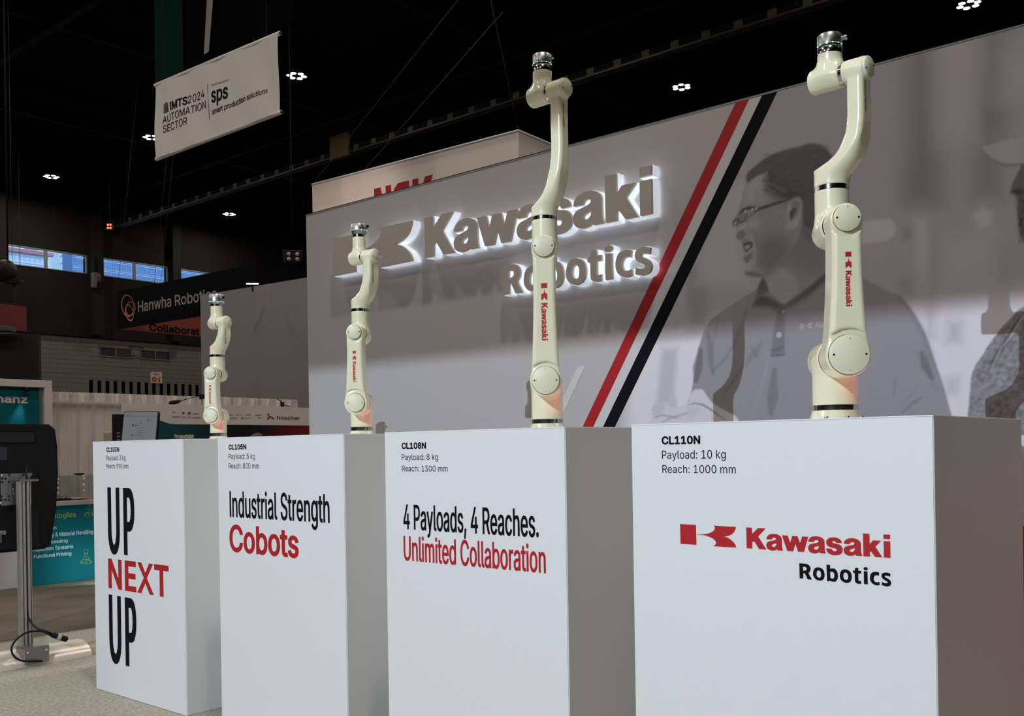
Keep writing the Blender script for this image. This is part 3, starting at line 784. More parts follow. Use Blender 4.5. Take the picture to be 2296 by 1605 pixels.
# blocks that can be told apart
BH, BL = 0.2345, 0.84
proto = None
SLOT0, SLOTN, SLOTS, SLOTW = 24.16, 15, 0.437, 0.215
OPEN = ((24.73, 26.51, 6.28, 6.80), (26.97, 28.76, 6.28, 6.80), (SLOT0 - 0.005, SLOT0 + SLOTN * SLOTS, 3.0, 5.02))
for r in range(13):
    z0 = 7.20 - BH * (r + 1)
    n0 = 19.2 - (BL / 2 if r % 2 else 0)
    for c in range(15):
        a = n0 + c * BL
        zc = z0 + BH / 2
        hid = any(a + BL > p and a < q and z0 < zz1 and z0 + BH > zz0 for p, q, zz0, zz1 in OPEN)
        if hid:                              # cut the block back to the opening's edge
            for p, q, zz0, zz1 in OPEN:
                if a + BL > p and a < q and z0 < zz1 and z0 + BH > zz0:
                    for aa, bb, za, zb__ in ((a, min(p, a + BL), z0, z0 + BH), (max(q, a), a + BL, z0, z0 + BH), (max(a, p), min(a + BL, q), z0, max(z0, zz0)), (max(a, p), min(a + BL, q), min(z0 + BH, zz1), z0 + BH)):
                        if bb - aa > .02 and zb__ - za > .015:
                            gbox(MB(), UB, UB + .07, aa + .003, bb - .003, za + .004, zb__ - .004).build('block', BRICK, wback)
            continue
        if proto is None:
            m_ = MB().bbox(-0.04, 0.04, 0.003, BL - 0.003, 0.004, BH - 0.004, 0.006)
            proto = m_.build('block', BRICK, wback, W(UB + 0.03, a, z0), (0, 0, GRID_ROT))
        else:
            again(proto, wback, W(UB + 0.03 + random.uniform(-.008, .008), a, z0), (0, 0, GRID_ROT))
# filler blocks and piers round the vents and slots, as seen
def pier(a, b, z0, z1):
    gbox(MB(), UB, UB + 0.07, a, b, z0, z1).build('block', BRICK, wback)
for k in range(SLOTN):
    a = SLOT0 + k * SLOTS
    pier(a + SLOTW, a + SLOTS, 3.0, 5.02)
gbox(MB(), UB, UB + 0.072, 19.0, 34, 3.0, 4.12).build('lower_block_face', BRICK, wback)
gbox(MB(), UB, UB + 0.02, SLOT0 - .02, SLOT0 + SLOTN * SLOTS - .1, 4.1, 5.02).build('dark_recess', mat('recess_black', (.0015, .0015, .0015), 1.0, spec=0.0), wback)

# windows: frame, mullion, panes
WGL = glass_mat('window_glass', (0.93, 0.97, 1.0))
for k, (a, b) in enumerate(BAYW):
    f = MB()
    for z in (WZ0, WZ1 - 0.045):
        gbox(f, UB - 0.1, UB + 0.03, a, b, z, z + 0.045)
    mid = (a + b) / 2 - 0.05
    for v in (a, b - 0.06):
        gbox(f, UB - 0.1, UB + 0.03, v, v + 0.06, WZ0, WZ1)
    fr = struct(f.build('window_%d' % (k + 1), FRAME))
    gbox(MB(), UB - 0.1, UB + 0.03, mid - 0.065, mid + 0.065, WZ0, WZ1).build('mullion', FRAME, fr)
    for p, q in ((a + 0.06, mid - 0.065), (mid + 0.065, b - 0.06)):
        gbox(MB(), UB - 0.06, UB - 0.05, p, q, WZ0 + 0.045, WZ1 - 0.045).build('pane', WGL, fr)

# grilles with two dark openings each
for (p, q), where in (((24.74, 26.50), 'left of the two on the block wall'), ((26.98, 28.75), 'right of the two, above the fire sign')):
    t = empty('wall_vent', W(UB + 0.08, (p + q) / 2, 6.33), GRID_ROT, 'dark double wall vent in a pale frame, ' + where, 'vent')
    h, w2 = 0.43, (q - p) / 2
    f = MB()
    f.box(-.02, .03, -w2, w2, -.05, 0).box(-.02, .03, -w2, w2, h, h + .03).box(-.02, .03, -w2, -w2 + .03, 0, h).box(-.02, .03, w2 - .03, w2, 0, h).box(-.02, .03, -.025, .025, 0, h)
    f.build('frame', BRICK, t)
    for s in (-1, 1):
        g = MB().box(-.02, 0, min(.025 * s, (w2 - .03) * s), max(.025 * s, (w2 - .03) * s), 0, h).build('opening', DARKGAP, t)
        for k in range(4):
            MB().box(0, .012, s * w2 * (.2 + .2 * k) - .008, s * w2 * (.2 + .2 * k) + .008, 0, h).build('slat', mat('vent_slat', (.02, .02, .018), .7), g)

# fire point sign
t = empty('fire_sign', W(UB + 0.085, 27.89, 5.01), GRID_ROT, 'white fire sign with red hose reel and extinguisher on the block wall', 'sign')
MB().box(0, .02, -.34, .34, 0, .61).build('plate', mat('sign_white', (.40, .38, .31), .6), t)
pl = lambda x, z: (.024, x, z)
SR = mat('sign_red', (.26, .02, .02), .6)
lettering('lettering', SR, t, text_shapes('Fire', -.16, .17, .44, .12, (.008, .004)), pl)
mb = MB()
mb.lathe([(.15, 0), (.15, .003)], 28, (.021, -.13, .2), (1, 0, 0))
mb.build('reel_symbol', SR, t)
MB().lathe([(.045, 0), (.045, .003)], 20, (.0245, -.13, .2), (1, 0, 0)).build('reel_hub', mat('sign_white', (.40, .38, .31), .6), t)
mb = MB()
mb.box(.021, .024, .12, .22, .03, .25).box(.021, .024, .145, .195, .25, .33).box(.021, .024, .12, .31, .33, .355)
mb.box(.021, .024, .06, .08, .05, .28)
mb.build('extinguisher_symbol', SR, t)

# column number and dark speaker box on the column
t = empty('column_sign', W(UB + 0.47, 24.57, 10.06), GRID_ROT, 'small grey column number plate reading A 7', 'sign')
MB().box(-.01, .015, -.1, .1, 0, .5).build('plate', mat('col_plate', (.012, .012, .012), .7), t)
lettering('lettering', mat('col_num', (.16, .15, .13), .7), t, text_shapes('A', -.05, .05, .29, .15, (.006, .006)) + text_shapes('7', -.045, .045, .06, .15, (.006, .006)), lambda x, z: (.018, x, z))
t = empty('wall_speaker', W(UB + 0.47, 24.26, 9.75), GRID_ROT, 'white slanted box on a bracket by the dark column between the windows', 'speaker')
mb = MB()
mb.add([(0, -.12, 0), (.15, -.1, 0), (.15, .1, 0), (0, .12, 0), (0, -.12, .75), (.32, -.1, .75), (.32, .1, .75), (0, .12, .75)], [(0, 1, 2, 3), (7, 6, 5, 4), (0, 4, 5, 1), (1, 5, 6, 2), (2, 6, 7, 3), (3, 7, 4, 0)])
mb.build('cabinet', mat('speaker_grey', (.10, .10, .09), .6), t)
MB().box(-.02, .12, -.05, .05, .75, 1.6).build('bracket', BEAMM, t)

# city outside the windows
SKYB1 = mat('pale_facade', (.56, .68, .80), .8)
SKYB2 = mat('white_tower', (.70, .80, .86), .7)
SKYB3 = mat('blue_curtain_wall', (.12, .23, .46), .6)
LINE = mat('facade_line', (.22, .37, .62), .7)
CORN = mat('red_cornice', (.42, .20, .24), .8)


def ground_tower(name, u, v0, v1, z1, m, label, depth=14):
    t = empty(name, W(u, (v0 + v1) / 2, 0), GRID_ROT, label, 'building')
    w = (v1 - v0) / 2
    MB().box(-depth, 0, -w, w, -.3, z1).build('facade', m, t)
    return t, w


UO = -620.0


def ov(x, u=UO):
    return at_u(x, 560, u)[0]


def oz(x, y, u=UO):
    return at_u(x, y, u)[1]


FWH = mat('facade_white', (.74, .80, .86), .8)
zt = oz(50, 567)
t, w = ground_tower('city_building', UO, ov(-40), ov(108), zt, SKYB1, 'pale blue city building with a red roof band, seen through the left window')
MB().box(-.2, 3.0, -w, w + 2.2, zt - .2, zt + 1.9).build('roof_band', CORN, t)
g = None
for j in range(5):
    for k in range(30):
        y = w - 3.2 - k * 3.1
        z = zt - 5.0 - j * 4.3
        if g is None:
            g = MB().box(0, .15, 0, 2.1, 0, 2.6).build('window', mat('facade_window', (.40, .54, .74), .5), t, (0, y, z))
        else:
            again(g, t, (0, y, z))
    MB().box(0, .8, -w, w, zt - 1.6 - 4.3 * j, zt - 1.1 - 4.3 * j).build('ledge', FWH, t)
U2 = UO - 160
t, w = ground_tower('city_building', U2, ov(33, U2), ov(110, U2), oz(50, 552, U2), SKYB2, 'distant white city block rising behind the red roof band')
MB().box(-3, 0, -w * .5, w * .4, 0, oz(50, 546, U2)).build('roof_house', SKYB1, t)
U3 = UO - 60
t, w = ground_tower('city_tower', U3, ov(135, U3), ov(161.5, U3), oz(150, 500, U3), SKYB2, 'white tower with slanting bands behind the second window')
for k in range(16):
    mb = MB()
    z = oz(150, 612, U3) + k * 5.2
    mb.add([(0, -w, z), (0, w, z + 7), (0, w, z + 7.9), (0, -w, z + .9), (.2, -w, z), (.2, w, z + 7), (.2, w, z + 7.9), (.2, -w, z + .9)], [(4, 5, 6, 7), (0, 3, 2, 1), (0, 1, 5, 4), (3, 7, 6, 2), (0, 4, 7, 3), (1, 2, 6, 5)])
    mb.build('slanting_band', LINE, t)
t, w = ground_tower('glass_tower', UO, ov(162), ov(640), oz(300, 480), SKYB3, 'blue glass office block with a grid of mullions, behind the right windows')
for k in range(46):
    MB().box(0, .3, -w + k * 2 * w / 46, -w + k * 2 * w / 46 + .30, oz(300, 680), oz(300, 500)).build('mullion', LINE, t)
for k in range(9):
    z = oz(300, 660) + k * 6.4
    MB().box(0, .3, -w, w, z, z + .42).build('transom', mat('facade_transom', (.42, .55, .74), .8), t)
    MB().box(0, .3, -w, w, z + 1.1, z + 1.4).build('transom', mat('facade_transom', (.42, .55, .74), .8), t)

# ---------------------------------------------------------------- ceiling steel, tagged beam, cables
for v in (-8, 3, 14, 25.5, 36, 48):
    gbox(MB(), UB, HU1, v, v + 0.25, 14.6, 15.6).build('beam', BEAMM, ceil)
for u in (-3, -13, -22, -31.5, -40.5):
    gbox(MB(), u, u + 0.25, HV0, HV1, 15.0, 15.7).build('beam', BEAMM, ceil)
BV = 25.2
zb = 12.9
tb = gbox(MB(), UB, 20, BV - 0.12, BV + 0.12, zb, zb + 0.24).build('tagged_beam', mat('beam_dark', (.003, .003, .003), .8, spec=.1), ceil)
gbox(MB(), UB, 20, BV - 0.2, BV + 0.12, zb - .06, zb).build('beam_flange', mat('beam_edge', (.008, .008, .007), .6), ceil)
TAG = mat('yellow_tag', (.05, .036, .006), .8)
for k in range(46):
    u = -46.5 + k * 1.02
    gbox(MB(), u, u + 0.27, BV - 0.135, BV - 0.12, zb + .01, zb + .23).build('tag', TAG, tb)
gbox(MB(), -30.4, -29.3, BV - .3, BV - .2, zb - .15, zb + .75).build('tag', mat('yellow_board', (.07, .042, .006), .8), tb)
p = at_v(240, 506, BV)


def fixture(px, label, lit=6):
    p = at_z(px[0], px[1], BAY_H)
    t = empty('high_bay_light', p, 0.3, label, 'ceiling light', 'high bay lamps under the black ceiling')
    MB().lathe([(.05, .0), (.10, .05), (.10, .25), (.03, .3), (.03, 1.9)], 16, (0, 0, .02)).build('stem', BEAMM, t)
    first = None
    for k in range(lit):
        a = k * 2 * math.pi / 6
        q = (0.245 * math.cos(a), 0.245 * math.sin(a), 0)
        if first is None:
            first = MB().lathe([(.02, .09), (.09, .085), (.118, .015), (.118, 0), (.11, -.004)], 18).build('lamp_housing', BEAMM, t, q)
            lens0 = MB().lathe([(.0, .0), (.094, .0), (.094, -.012), (.0, -.014)], 18).build('lens', mat('lamp_lens', (.9, .9, .9), .3, emit=(1, .96, .88), estr=9), first)
        else:
            h = again(first, t, q)
            again(lens0, h)
    MB().box(-.2, .2, -.02, .02, .04, .06).box(-.02, .02, -.2, .2, .04, .06).build('spider', BEAMM, t)


for px, lb in (((2172, 10), 'lit six-lens ceiling lamp at the top right corner of the view'),
               ((665, 170), 'lit six-lens ceiling lamp just right of the white hanging banner'),
               ((1528, 195), 'lit six-lens ceiling lamp above the red and black stripes'),
               ((115, 396), 'lit six-lens ceiling lamp farthest to the left'),
               ((514, 480), 'lit six-lens ceiling lamp above the hanging black sign with orange rings'),
               ((340, 308), 'lit ceiling lamp half hidden behind the white hanging banner')):
    fixture(px, lb)

# red obstruction lamp on the beam end
p = at_d(246, 508, 44)
t = empty('red_signal_lamp', p, 0, 'small red glowing lamp on a dark roof beam at the left', 'lamp')
MB().bbox(-.13, .13, -.05, .1, -.15, .15, .02).build('housing', BEAMM, t)
for sx in (-1, 1):
    for sz in (-1, 1):
        MB().lathe([(.0, 0), (.05, .0), (.04, .03), (.0, .04)], 12, (sx * .06, -.05, sz * .07), (0, -1, 0)).build('lens', mat('red_lens', (.8, .05, .03), .3, emit=(1, .06, .03), estr=5), t)
MB().cyl((0, .05, .1), (0, .05, 2.9), .015, 6).build('hanger', BEAMM, t)


def cable(name, a, b, label, r=0.012, sag=0):
    pts = [Vector(a).lerp(Vector(b), k / 8) - Vector((0, 0, sag * 4 * (k / 8) * (1 - k / 8))) for k in range(9)]
    o = MB().tube(pts, r, 6).build(name, mat('cable_grey', (.014, .014, .013), .7), None)
    return tag(o, label, 'cable')


cable('drop_cable', at_d(45, 596, 40), at_d(45, 596, 40) + Vector((0, 0, 8.2)), 'thin vertical cable crossing the left window')
# ================================================================ the booth wall
WV, WU0, WU1, WH = 4.60, -5.905, 1.3, 3.0
wall = empty('exhibit_wall', W(-2.3, WV, 0), GRID_ROT, 'long grey exhibit wall with red and black stripes and a photo mural', 'wall')
XO = -2.3                                   # wall-local x = u - XO, local y = v - WV


def wp(u, z, d=0.0):
    return (u - XO, -d, z)


for k, (a, b, m) in enumerate(((WU0, -4.6542, WALLC2), (-4.654, -2.3302, WALLC), (-2.33, WU1, WALLC))):
    MB().box(a - XO, b - XO, 0, .12, 0, WH).build('panel', m, wall)
MB().box(WU0 - XO - .002, WU1 - XO, .004, .124, WH, WH + .012).build('top_trim', BLACKP, wall)
MB().box(WU0 - XO - .002, WU1 - XO, -.003, .003, WH - .001, WH + .004).build('edge_profile', ALU, wall)
SL = 0.6113                                 # lean of the stripes


def stripe(name, m, uL, uR, z0, z1, d):
    s = [(uL - (WH - z0) * SL, z0), (uR - (WH - z0) * SL, z0), (uR - (WH - z1) * SL, z1), (uL - (WH - z1) * SL, z1)]
    mb = MB()
    mb.add([wp(*p, d) for p in s], [(0, 1, 2, 3)])
    return mb.build(name, m, wall)


TOPZ = WH - .005
stripe('white_stripe', WHITEP, -2.272, -2.20, 0, TOPZ, .0012)
stripe('red_stripe', REDW, -2.348, -2.271, 0, TOPZ, .0016)
stripe('black_stripe', BLACK, -2.201, -2.117, 0, TOPZ, .0016)
stripe('pale_stripe', WHITEP, -2.595, -2.54, 0, 1.70, .0012)
mb = MB()
mb.add([wp(-1.06, 0, .0024), wp(WU1, 0, .0024), wp(WU1, .86, .0024), wp(-1.06, .86, .0024)], [(0, 1, 2, 3)])
mb.build('red_lower_print', REDW, wall)

# ---- printed mural: tones laid down shape by shape on a fine grid
MU0, MU1, MZ0, MZ1, MD = -3.35, WU1, 0.862, TOPZ, 0.0055
nu, nz = int((MU1 - MU0) / MD), int((MZ1 - MZ0) / MD)
_zs = np.concatenate([np.linspace(.002, MZ0 - .02, 16), np.linspace(MZ0, MZ1, nz)])
MU0 -= .55
nu += int(.55 / MD)
GU, GZ = np.meshgrid(np.linspace(MU0, MU1, nu), _zs, indexing='ij')
TONE = np.full(GU.shape, 0.44)
rng = np.random.default_rng(3)


def soft(c, width):
    """coverage 0..1 of a closed contour with a soft edge"""
    c = np.array(c)
    lo, hi = c.min(0) - 2 * width, c.max(0) + 2 * width
    i0, i1 = np.clip(((np.array([lo[0], hi[0]]) - MU0) / (MU1 - MU0) * nu).astype(int), 0, nu)
    j0, j1 = max(np.searchsorted(_zs, lo[1]) - 1, 0), np.searchsorted(_zs, hi[1])
    X, Z = GU[i0:i1 + 1, j0:j1 + 1], GZ[i0:i1 + 1, j0:j1 + 1]
    if X.size == 0:
        return None
    d2 = np.full(X.shape, 1e9)
    ins = np.zeros(X.shape, bool)
    for a, b in zip(c, np.roll(c, -1, 0)):
        e = b - a
        t = np.clip(((X - a[0]) * e[0] + (Z - a[1]) * e[1]) / (e @ e + 1e-12), 0, 1)
        d2 = np.minimum(d2, (X - a[0] - t * e[0]) ** 2 + (Z - a[1] - t * e[1]) ** 2)
        cr = ((a[1] <= Z) != (b[1] <= Z))
        xx = a[0] + (Z - a[1]) / (b[1] - a[1] + 1e-12) * e[0]
        ins ^= cr & (X < xx)
    d = np.sqrt(d2) * np.where(ins, 1, -1)
    k = np.clip(d / (2 * width) + .5, 0, 1)
    return (slice(i0, i1 + 1), slice(j0, j1 + 1)), k * k * (3 - 2 * k)


def paint(pix, tone, width=.006, op=1.0, smooth=True):
    c = [at_v(x, y, WV) for x, y in pix]
    if smooth:
        c = rounder(c, 3, 60)
    r = soft(c, width)
    if r:
        sl, k = r
        TONE[sl] = TONE[sl] * (1 - k * op) + tone * k * op


def strokes(pix, tone, r, width=.004, op=1.0):
    P = [np.array(at_v(x, y, WV)) for x, y in pix]
    L, R_ = [], []
    for i, p in enumerate(P):
        t = P[min(i + 1, len(P) - 1)] - P[max(i - 1, 0)]
        n = np.array([-t[1], t[0]]) / (np.hypot(*t) + 1e-9)
        f = math.sin(math.pi * (i + .35) / (len(P) - .3)) if len(P) > 2 else 1
        L.append(tuple(p + n * r * f))
        R_.append(tuple(p - n * r * f))
    q = soft(L + R_[::-1], width)
    if q:
        sl, k = q
        TONE[sl] = TONE[sl] * (1 - k * op) + tone * k * op


def PX(ox, oy, s, pts):
    return [(ox + x / s, oy + y / s) for x, y in pts]


MA = lambda p: PX(1600, 300, 4.46, p)        # head
MBo = lambda p: PX(1430, 600, 4.458, p)      # shirt and hands
MC = lambda p: PX(1900, 600, 4.586, p)       # right part, lower
MDd = lambda p: PX(1900, 60, 2.7677, p)      # right part, upper
# blurred workshop behind the figures
TONE += (GZ - 2.0) * -0.02
paint([(1400, 1000), (1400, 735), (1700, 720), (2000, 690), (2400, 650), (2400, 1000)], .80, .10)  # pale lower workshop, painted brighter still to strengthen the key light's lit band
paint([(1440, 745), (1440, 640), (1535, 635), (1545, 715), (1520, 735)], .50, .03, .8)
paint([(1545, 600), (1590, 600), (1585, 740), (1540, 740)], .33, .05, .7)
paint([(1400, 735), (1660, 715), (1660, 750), (1400, 775)], .42, .03, .5)
paint([(1485, 780), (1520, 780), (1510, 920), (1470, 920)], .44, .03, .6)
paint(MDd([(400, 40), (520, 0), (560, 1080), (380, 1080)]), .27, .10, .85)
paint(MDd([(840, 50), (960, 0), (930, 1040), (800, 1040)]), .28, .09, .8)
paint(MDd([(540, 0), (820, -60), (800, 700), (560, 700)]), .50, .10, .7)
paint(MDd([(860, 520), (960, 560), (930, 640), (850, 620)]), .30, .06, .6)
paint(MDd([(380, 860), (520, 860), (500, 1060), (360, 1060)]), .31, .08, .6)
paint(MDd([(960, 160), (1200, 120), (1200, 420), (960, 440)]), .52, .09, .5)
paint(MDd([(90, 1210), (240, 1190), (295, 1225), (295, 1290), (240, 1330), (90, 1345)]), .60, .012, .75)
paint(MDd([(345, 1250), (400, 1250), (405, 1310), (350, 1320)]), .34, .03, .8)
paint(MDd([(410, 1180), (500, 1190), (510, 1620), (430, 1620)]), .56, .03, .6)
paint(MDd([(515, 1200), (560, 1330), (540, 1640), (520, 1640)]), .40, .02, .6)
paint(MDd([(770, 1180), (830, 1120), (900, 1150), (890, 1230), (820, 1250)]), .60, .02, .7)
paint(MDd([(600, 1350), (900, 1270), (940, 1600), (600, 1620)]), .53, .06, .6)
paint(MDd([(930, 1340), (990, 1380), (1000, 1600), (930, 1600)]), .42, .05, .6)
paint(MC([(560, 130), (640, 130), (640, 280), (540, 260)]), .34, .05, .8)
paint(MC([(800, 100), (880, 100), (890, 720), (830, 720)]), .45, .05, .7)
paint(MC([(1040, 560), (1170, 560), (1160, 760), (1040, 760)]), .40, .05, .7)
paint(MC([(1030, 1150), (1130, 1150), (1120, 1280), (1030, 1280)]), .42, .05, .7)
# --- man in profile: neck, shirt, face, hair
SHIRT = .33
paint(MA([(620, 1000), (560, 1300), (515, 1430), (560, 1560), (640, 1640), (820, 1620), (1000, 1460), (1140, 1330), (1140, 1080), (1000, 800)]), .34, .008)
paint(MA([(515, 1430), (545, 1560), (640, 1660), (880, 1600), (800, 1420), (640, 1300)]), .42, .02, .8)
paint(MA([(640, 1100), (800, 1300), (1000, 1430), (1140, 1290), (1140, 1060), (900, 900)]), .28, .06, .8)
# polo shirt
paint(MBo([(1235, 95), (1195, 215), (1040, 310), (870, 420), (730, 515), (660, 640), (610, 800), (570, 1050), (535, 1250), (500, 1360), (640, 1420), (860, 1480), (1010, 1540), (1020, 1700), (2200, 1700), (2200, -150), (1960, -20), (1700, 190), (1460, 370), (1320, 240), (1280, 130)]), SHIRT, .006, smooth=False)
paint(MC([(0, 60), (160, 110), (420, 240), (560, 310), (660, 430), (760, 590), (830, 750), (900, 960), (980, 1180), (1040, 1400), (1080, 1560), (1080, 1700), (-200, 1700), (-200, 0)]), SHIRT, .006)
paint(MBo([(1190, 290), (1270, 275), (1460, 375), (1400, 430), (1310, 400), (1150, 390)]), .10, .02, .75)
paint(MBo([(1250, 100), (1280, 130), (1310, 240), (1200, 280), (1195, 215)]), .17, .008, .8)
paint(MBo([(1465, 380), (1700, 200), (1890, 40), (1890, 120), (1640, 330), (1410, 440)]), .13, .02, .8)
strokes(MBo([(1400, 430), (1385, 520), (1350, 690), (1320, 880)]), .27, .004, .006, .6)
paint(MBo([(1400, 430), (1470, 430), (1470, 880), (1325, 880), (1360, 660)]), .165, .01, .6)
strokes(MBo([(1325, 880), (1390, 880), (1470, 870)]), .12, .006, .006, .7)
strokes(MBo([(1330, 830), (1400, 815), (1455, 790)]), .12, .008, .01, .6)
for q, s_ in (((1455, 440), .45), ((1412, 672), 1.0)):
    x, y = MBo([q])[0]
    paint([(x + 6 * s_ * math.cos(a), y + 6.5 * s_ * math.sin(a)) for a in np.linspace(0, 6.28, 13)[:-1]], .55, .003, .9)
    paint([(x + 3 * s_ * math.cos(a), y + 3 * s_ * math.sin(a)) for a in np.linspace(0, 6.28, 9)[:-1]], .35, .003, .7)
    paint([(x + 1.5 * s_ * math.cos(a), y + 1.5 * s_ * math.sin(a)) for a in np.linspace(0, 6.28, 9)[:-1]], .7, .003, .9)
for st, tn, rr in (([(1110, 360), (1080, 450), (1040, 590), (990, 700), (920, 860)], .25, .008), ([(800, 530), (775, 650), (750, 780), (735, 900)], .25, .006),
                   ([(1335, 740), (1310, 900), (1270, 1060), (1230, 1200), (1190, 1350), (1150, 1490)], .38, .006), ([(1150, 1200), (1110, 1310), (1060, 1400), (1010, 1490)], .34, .006),
                   ([(1250, 720), (1190, 830), (1120, 900), (1080, 980)], .25, .02), ([(1130, 780), (1180, 870), (1200, 900)], .23, .012), ([(950, 780), (880, 900), (740, 1050)], .25, .012),
                   ([(900, 1050), (880, 1200), (840, 1390)], .28, .006), ([(1370, 1000), (1350, 1300), (1330, 1480)], .21, .03), ([(1060, 970), (960, 1120), (880, 1250)], .24, .012),
                   ([(700, 640), (720, 760), (735, 950), (760, 1080)], .22, .02), ([(630, 800), (600, 1000), (580, 1150)], .155, .03)):
    strokes(MBo(st), tn, rr, .008, .75)
for st, tn, rr in (([(700, 850), (760, 970), (830, 1100), (900, 1230), (970, 1330)], .30, .010), ([(720, 1210), (640, 1320), (560, 1430)], .27, .006), ([(800, 850), (880, 980), (930, 1080)], .25, .006),
                   ([(500, 1100), (490, 1200), (480, 1320)], .23, .006), ([(780, 1330), (660, 1400), (560, 1500)], .22, .01), ([(760, 860), (800, 1000), (880, 1150)], .15, .02)):
    strokes(MC(st), tn, rr, .008, .7)
paint(MC([(540, 310), (650, 420), (760, 600), (830, 760), (900, 970), (880, 970), (800, 760), (700, 560), (600, 400)]), .22, .02, .7)
# embroidered mark on the chest
x0, y0 = MBo([(1622, 615)])[0]
q0, q1 = at_v(x0, y0, WV), at_v(*MBo([(1880, 612)])[0], WV)
sc_ = (q1[0] - q0[0]) / 3450.0
for gset in (EMBLEM, WORD_K[:4]):
    for g_ in gset:
        for c_ in g_[:1]:
            r_ = soft([(q0[0] + p[0] * sc_, q0[1] + p[1] * sc_ * 1.15) for p in c_], .003)
            if r_:
                TONE[r_[0]] = TONE[r_[0]] * (1 - .85 * r_[1]) + .50 * .85 * r_[1]
# face
paint([(1600, 420), (1680, 400), (1665, 500), (1655, 560), (1680, 640), (1560, 640)], .50, .06, .9)
paint(MA([(330, 470), (290, 600), (250, 760), (200, 860), (195, 930), (240, 960), (222, 1020), (240, 1055), (275, 1070), (290, 1110), (320, 1185), (295, 1245), (325, 1310), (312, 1380), (330, 1420), (400, 1430), (520, 1425), (640, 1330), (760, 1180), (860, 1000), (900, 800), (860, 600), (700, 480), (560, 400), (430, 420)]), .395, .005)
paint(MA([(400, 700), (330, 880), (370, 1000), (440, 1120), (430, 1300), (520, 1420), (680, 1300), (800, 1120), (860, 950), (740, 960), (700, 800), (560, 740)]), .33, .03, .85)
paint(MA([(470, 1120), (460, 1300), (540, 1400), (680, 1290), (760, 1140), (700, 1040), (560, 1030)]), .255, .05, .85)
paint(MA([(330, 900), (420, 830), (480, 880), (440, 960), (370, 950)]), .46, .03, .7)
paint(MA([(450, 640), (520, 480), (560, 420), (420, 450), (350, 560), (330, 680)]), .46, .03, .7)
paint(MA([(520, 500), (600, 700), (720, 760), (760, 700), (700, 480)]), .25, .05, .7)
paint(MA([(400, 560), (440, 540), (460, 640), (420, 680)]), .36, .02, .5)
# mouth and chin
paint(MA([(290, 1100), (340, 1080), (385, 1080), (405, 1110), (370, 1150), (325, 1185), (305, 1150)]), .17, .005, .9)
paint(MA([(305, 1125), (350, 1110), (372, 1120), (350, 1150), (325, 1160)]), .46, .004, .8)
strokes(MA([(375, 1000), (405, 1080), (425, 1150), (428, 1230), (400, 1300)]), .45, .010, .008, .8)
strokes(MA([(410, 1040), (440, 1150), (440, 1260)]), .26, .008, .01, .7)
paint(MA([(295, 1245), (350, 1200), (395, 1190), (380, 1240), (335, 1300)]), .24, .008, .7)
paint(MA([(325, 1310), (400, 1260), (420, 1290), (380, 1330), (320, 1370)]), .46, .012, .6)
paint(MA([(315, 1385), (420, 1380), (510, 1430), (400, 1430), (330, 1415)]), .22, .012, .8)
# nose and shadow by it
paint(MA([(225, 1030), (250, 980), (300, 960), (325, 1000), (290, 1050), (245, 1055)]), .24, .006, .7)
strokes(MA([(245, 960), (300, 930), (330, 915)]), .50, .006, .005, .8)
paint(MA([(270, 1060), (330, 1040), (350, 1075), (300, 1100)]), .27, .01, .6)
# ear
paint(MA([(745, 700), (790, 645), (850, 630), (890, 670), (890, 760), (860, 860), (820, 940), (770, 950), (735, 930), (750, 840), (735, 760)]), .42, .005)
paint(MA([(770, 700), (820, 665), (860, 690), (850, 780), (800, 860), (770, 870), (755, 800), (790, 760)]), .28, .008, .85)
paint(MA([(760, 790), (800, 745), (830, 750), (800, 820), (775, 870)]), .18, .006, .9)
strokes(MA([(880, 690), (880, 770), (850, 860), (815, 930)]), .47, .008, .006, .7)
# hair
HR = .20
paint(MA([(320, 460), (345, 390), (420, 320), (520, 240), (610, 195), (760, 150), (870, 130), (960, 95), (1060, 110), (1140, 160), (1190, 230), (1230, 330), (1250, 700), (1200, 1000), (1080, 1060), (1000, 980), (900, 900), (890, 700), (850, 620), (760, 660), (700, 640), (600, 560), (560, 480), (540, 400), (540, 385), (430, 425), (345, 490)]), HR, .010)
paint(MA([(540, 400), (620, 420), (760, 520), (860, 560), (920, 640), (850, 620), (760, 660), (620, 640), (520, 560), (520, 470)]), .17, .03, .7)
paint(MA([(890, 700), (920, 950), (1000, 1000), (1080, 1080), (960, 1060), (880, 960)]), .21, .03, .7)
for k in range(46):
    x = 340 + k * 18
    y = 410 - (x - 340) * .44 if x < 700 else 165 + (x - 1020) ** 2 * .0006 - 40
    ln = rng.uniform(18, 46)
    strokes(MA([(x, y + 34), (x + rng.uniform(-14, 10), y + 8), (x + rng.uniform(-22, 22), y - ln * .6)]), HR + .03, .006, .008, .4)
for k in range(70):
    x, y = rng.uniform(480, 1150), rng.uniform(190, 620)
    a = rng.uniform(-.5, .35)
    strokes(MA([(x, y), (x + 40 * math.cos(a), y + 40 * math.sin(a) - 6), (x + 80 * math.cos(a), y + 80 * math.sin(a))]), HR + rng.uniform(-.03, .05), .005, .006, .6)
paint(MA([(920, 290), (960, 285), (965, 310), (925, 320)]), .22, .018, .5)
for k in range(26):
    x, y = 520 + k * 9 + rng.uniform(-6, 6), 440 + k * 5
    strokes(MA([(x, y), (x - 20, y + 14), (x - 44, y + 26)]), HR + .03, .004, .005, .7)
